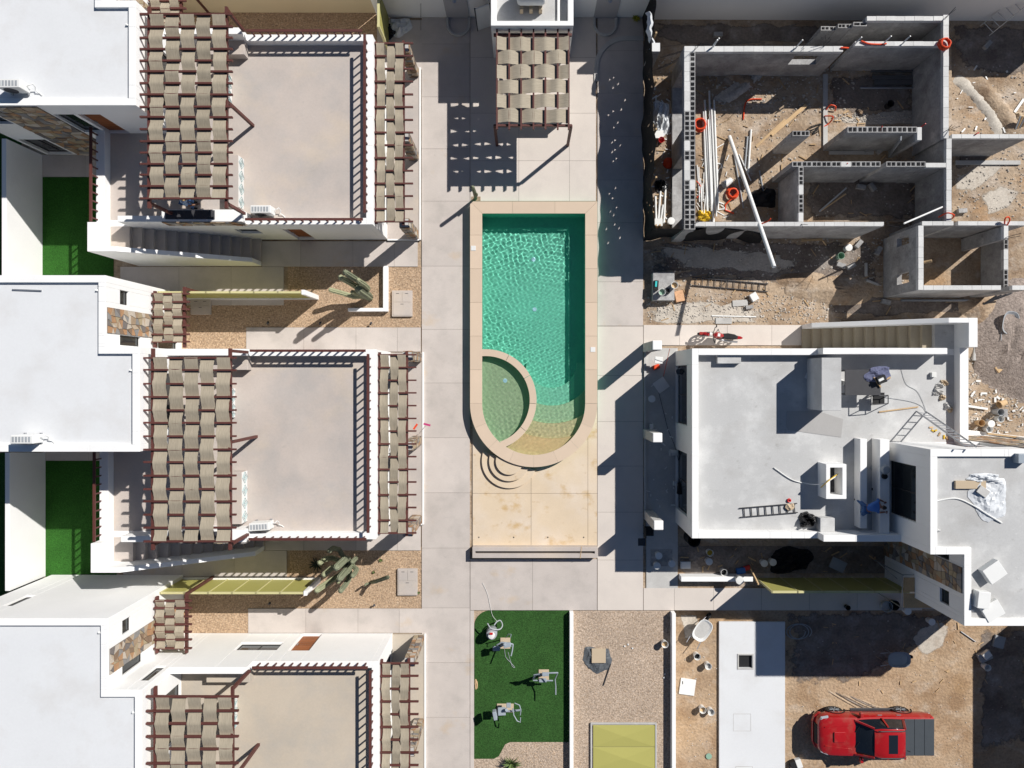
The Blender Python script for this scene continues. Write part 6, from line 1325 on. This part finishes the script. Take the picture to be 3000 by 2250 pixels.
for i,(px,py) in enumerate(((1830,1893),(1853,1899),(1945,1985),(1948,1975),(1840,1888))): boxthing('stone_piece','small white stone on the pale gravel','stone',px,py,.014,.07,.06,.05,R(20*i),PVC,'small white stones on gravel')
# debris by the olive gate, mop by the porch
crumple('rubbish_heap','heap of white and dark rubbish behind the olive gate',1170,80,.05,.55,.45,.3,TAR,'rubbish',n=12); crumple('rubbish_heap','dark rubbish bag behind the olive gate',1140,92,.05,.35,.4,.25,BLACK,'rubbish',seed=2,n=9)
br = thing('broom','broom with a pink head leaning on the porch pillar','broom',None,W(1225,1265,.13)); MB().tube([W(1228,1270,.2),W(1246,1248,1.5)], .012).build('stick', STEEL, br); MB().obox(W(1251,1244,1.55),.3,.08,.1,R(-15)).build('head', M('pink_bristle',(.5,.05,.18),.8), br)
boxthing('orange_cloth','small orange cloth over the porch beam','cloth',1217,1250,2.0,.08,.28,.03,R(-35),ORANGE,bevel=0)
for i,(px,py,m) in enumerate(((1892,38,LEAF),(1862,57,YELL))): pass
rosette('weed','small yellow flowering weed at the foot of the boundary wall',W(1862,57,.06),24,.24,M('yellow_weed',(.42,.40,.04),.7),.03,.9)

# ------------------------------------------------------------------ people
def skin_body(name, verts, edges, radii, m, parent, root=0, sub=2):
    me = bpy.data.meshes.new(name); off = OFF[parent.name]
    me.from_pydata([tuple(Vector(v)-off) for v in verts], edges, []); o = bpy.data.objects.new(name, me); C.objects.link(o); o.parent = parent; me.materials.append(m)
    sk = o.modifiers.new('skin','SKIN'); sk.use_smooth_shade = True
    for i, r in enumerate(radii): me.skin_vertices[0].data[i].radius = (r,r) if not isinstance(r,tuple) else r
    for i in range(len(verts)): me.skin_vertices[0].data[i].use_root = (i == root)
    s = o.modifiers.new('sub','SUBSURF'); s.levels = 1; s.render_levels = sub
    OFF[o.name] = off; return o
def hand(root, wrist, fwd, m):
    wrist = Vector(wrist); f = Vector(fwd).normalized(); sd = f.cross(Vector((0,0,1))).normalized(); up = sd.cross(f)
    palm = wrist+f*.09; vs = [wrist, palm]; ed = [(0,1)]; ra = [.028,.034]
    for k in range(4):
        a = palm+sd*(k-1.5)*.022; l = (.065,.078,.074,.058)[k]; i = len(vs)
        vs += [a+f*.02, a+f*(.02+l*.55)-up*.01, a+f*(.02+l)-up*.035]; ed += [(1,i),(i,i+1),(i+1,i+2)]; ra += [.0105,.0095,.008]
    i = len(vs); t = wrist+f*.035+sd*.03; vs += [t+sd*.02, t+sd*.035+f*.04, t+sd*.03+f*.075]; ed += [(0,i),(i,i+1),(i+1,i+2)]; ra += [.013,.011,.009]
    return skin_body('hand', vs, ed, ra, m, root, 0, 1)
def head(root, c, face, m, hat=None, hair=HAIR):
    c = Vector(c); f = Vector(face).normalized(); r = f.cross(Vector((0,0,1))).normalized(); u = r.cross(f)
    b = MB(); n = 18
    for j in range(n+1):
        t = math.pi*j/n
        for i in range(n):
            a = 2*math.pi*i/n; w = .078*(1-.18*max(0,-math.cos(t))*1.0); p = c + r*math.sin(t)*math.cos(a)*w + f*math.sin(t)*math.sin(a)*.098 + u*math.cos(t)*.118
            b.v.append(tuple(p))
    b.f = [(j*n+i,j*n+(i+1)%n,(j+1)*n+(i+1)%n,(j+1)*n+i) for j in range(n) for i in range(n)]
    h = b.build('head', m, root, smooth=True)
    MB().tube([c+f*.092+u*.02,c+f*.118-u*.02], [.010,.017], 8).build('nose', m, h, smooth=True)
    for s in (-1,1):
        MB().lathe(c+r*s*.078, [(.004,-.02),(.022,-.01),(.022,.01),(.004,.02)], 8).build('ear', m, h); e = c+f*.09+r*s*.032+u*.015; MB().lathe(e, [(.004,-.010),(.012,0),(.004,.010)], 8).build('eye', BLACK, h)
    MB().bar(c+f*.096-u*.05-r*.022, c+f*.096-u*.05+r*.022, .008,.008).build('mouth', REDP, h)
    hb = MB(); k = 14
    for j in range(8):
        t = R(82)*j/7
        for i in range(k):
            a = 2*math.pi*i/k; p = c + r*math.sin(t)*math.cos(a)*.087 + f*(math.sin(t)*math.sin(a)*.104-.008) + u*(math.cos(t)*.128); hb.v.append(tuple(p))
    hb.f = [(j*k+i,j*k+(i+1)%k,(j+1)*k+(i+1)%k,(j+1)*k+i) for j in range(7) for i in range(k)]
    hb.build('hair', hair, h, smooth=True)
    if hat:
        T = Matrix((r,f,u)).transposed().to_4x4(); MB().lathe(c+u*.06, [(.001,.11),(.07,.105),(.095,.06),(.10,.0),(.185,-.015),(.19,-.005),(.105,.012)][::-1], 22, T).build('hat', hat, h, smooth=True)
    return h
def person(label, hip, kneeL, footL, kneeR, footR, chest, neck, headc, face, elbL, wrL, elbR, wrR, shirt, trousers, hat=None):
    V3 = Vector; hip, chest, neck = V3(hip), V3(chest), V3(neck)
    r = thing('person', label, 'person', None, (hip.x, hip.y, min(footL[2], footR[2])))
    kn = [V3(kneeL), V3(kneeR)]; ft = [V3(footL), V3(footR)]; sd = (kn[1]-kn[0]); sd.z = 0
    fc = V3(face); fc.z = 0; fc.normalize(); sd = fc.cross(V3((0,0,1))).normalized()
    hL, hR = hip-sd*.10, hip+sd*.10; sL, sR = chest-sd*.19+(neck-chest)*.45, chest+sd*.19+(neck-chest)*.45
    vs = [hip,(hip+chest)/2,chest,neck, hL,kn[0],ft[0]+V3((0,0,.07)), hR,kn[1],ft[1]+V3((0,0,.07)), sL,V3(elbL),V3(wrL), sR,V3(elbR),V3(wrR), V3(headc)-(V3(headc)-neck)*.3]
    ed = [(0,1),(1,2),(2,3),(3,16),(0,4),(4,5),(5,6),(0,7),(7,8),(8,9),(2,10),(10,11),(11,12),(2,13),(13,14),(14,15)]
    ra = [.14,.135,.155,.06,.095,.062,.042,.095,.062,.042,.06,.043,.03,.06,.043,.03,.055]
    skin_body('body', vs, ed, ra, SKIN, r)
    sh = [hip+V3((0,0,.02)),(hip+chest)/2,chest,neck-(neck-chest)*.25,sL,sL.lerp(V3(elbL),.85),sR,sR.lerp(V3(elbR),.85)]
    skin_body('shirt', sh, [(0,1),(1,2),(2,3),(2,4),(4,5),(2,6),(6,7)], [.155,.152,.172,.085,.078,.062,.078,.062], shirt, r)
    tv = [hip, hL, kn[0], kn[0].lerp(ft[0],.92)+V3((0,0,.05)), hR, kn[1], kn[1].lerp(ft[1],.92)+V3((0,0,.05))]
    skin_body('trousers', tv, [(0,1),(1,2),(2,3),(0,4),(4,5),(5,6)], [.15,.112,.08,.06,.112,.08,.06], trousers, r)
    for f_ in ft: MB().add([tuple(f_+fc*a+sd*b*w+V3((0,0,z))) for a,w,z in ((-.09,.04,0),(.02,.048,0),(.17,.042,0),(-.09,.036,.09),(.03,.042,.09),(.165,.034,.045)) for b in (-1,1)], [(0,1,3,2),(2,3,5,4),(6,8,9,7),(8,10,11,9),(0,2,8,6),(2,4,10,8),(1,7,9,3),(3,9,11,5),(0,6,7,1),(4,5,11,10)]).build('shoe', BLACK, r, bevel=.015)
    hand(r, wrL, V3(wrL)-V3(elbL), SKIN); hand(r, wrR, V3(wrR)-V3(elbR), SKIN)
    head(r, headc, face, SKIN, hat)
    return r
# worker bending over the low wall on the unfinished terrace
person('worker in blue shirt and jeans bending over the low terrace wall', W(2536,1492,3.72), W(2520,1470,3.38),W(2508,1463,2.9), W(2526,1508,3.36),W(2510,1522,2.9),
    W(2566,1482,3.98), W(2580,1484,4.06), W(2589,1487,4.05), (1,-.05,-.75), W(2572,1462,3.68),W(2590,1470,3.62), W(2574,1502,3.72),W(2594,1500,3.62), SHIRT, JEANS)
# person with a hat at the grill on the roof terrace
bx_, by_ = H1.xf((-7.62,-7.0,0)).x, H1.xf((-7.62,-7.0,0)).y
person('person in pale blue shirt and brown hat at the roof terrace grill', (bx_,by_,3.75),(bx_+.12,by_+.12,3.35),(bx_+.02,by_+.14,2.9),(bx_+.12,by_-.1,3.35),(bx_+.02,by_-.12,2.9),
    (bx_+.16,by_,4.1),(bx_+.24,by_,4.3),(bx_+.31,by_,4.43),(1,0,-.5),(bx_+.30,by_+.26,3.95),(bx_+.55,by_+.16,3.92),(bx_+.30,by_-.26,3.95),(bx_+.55,by_-.2,3.92),SHIRTL,JEANS,HAT)
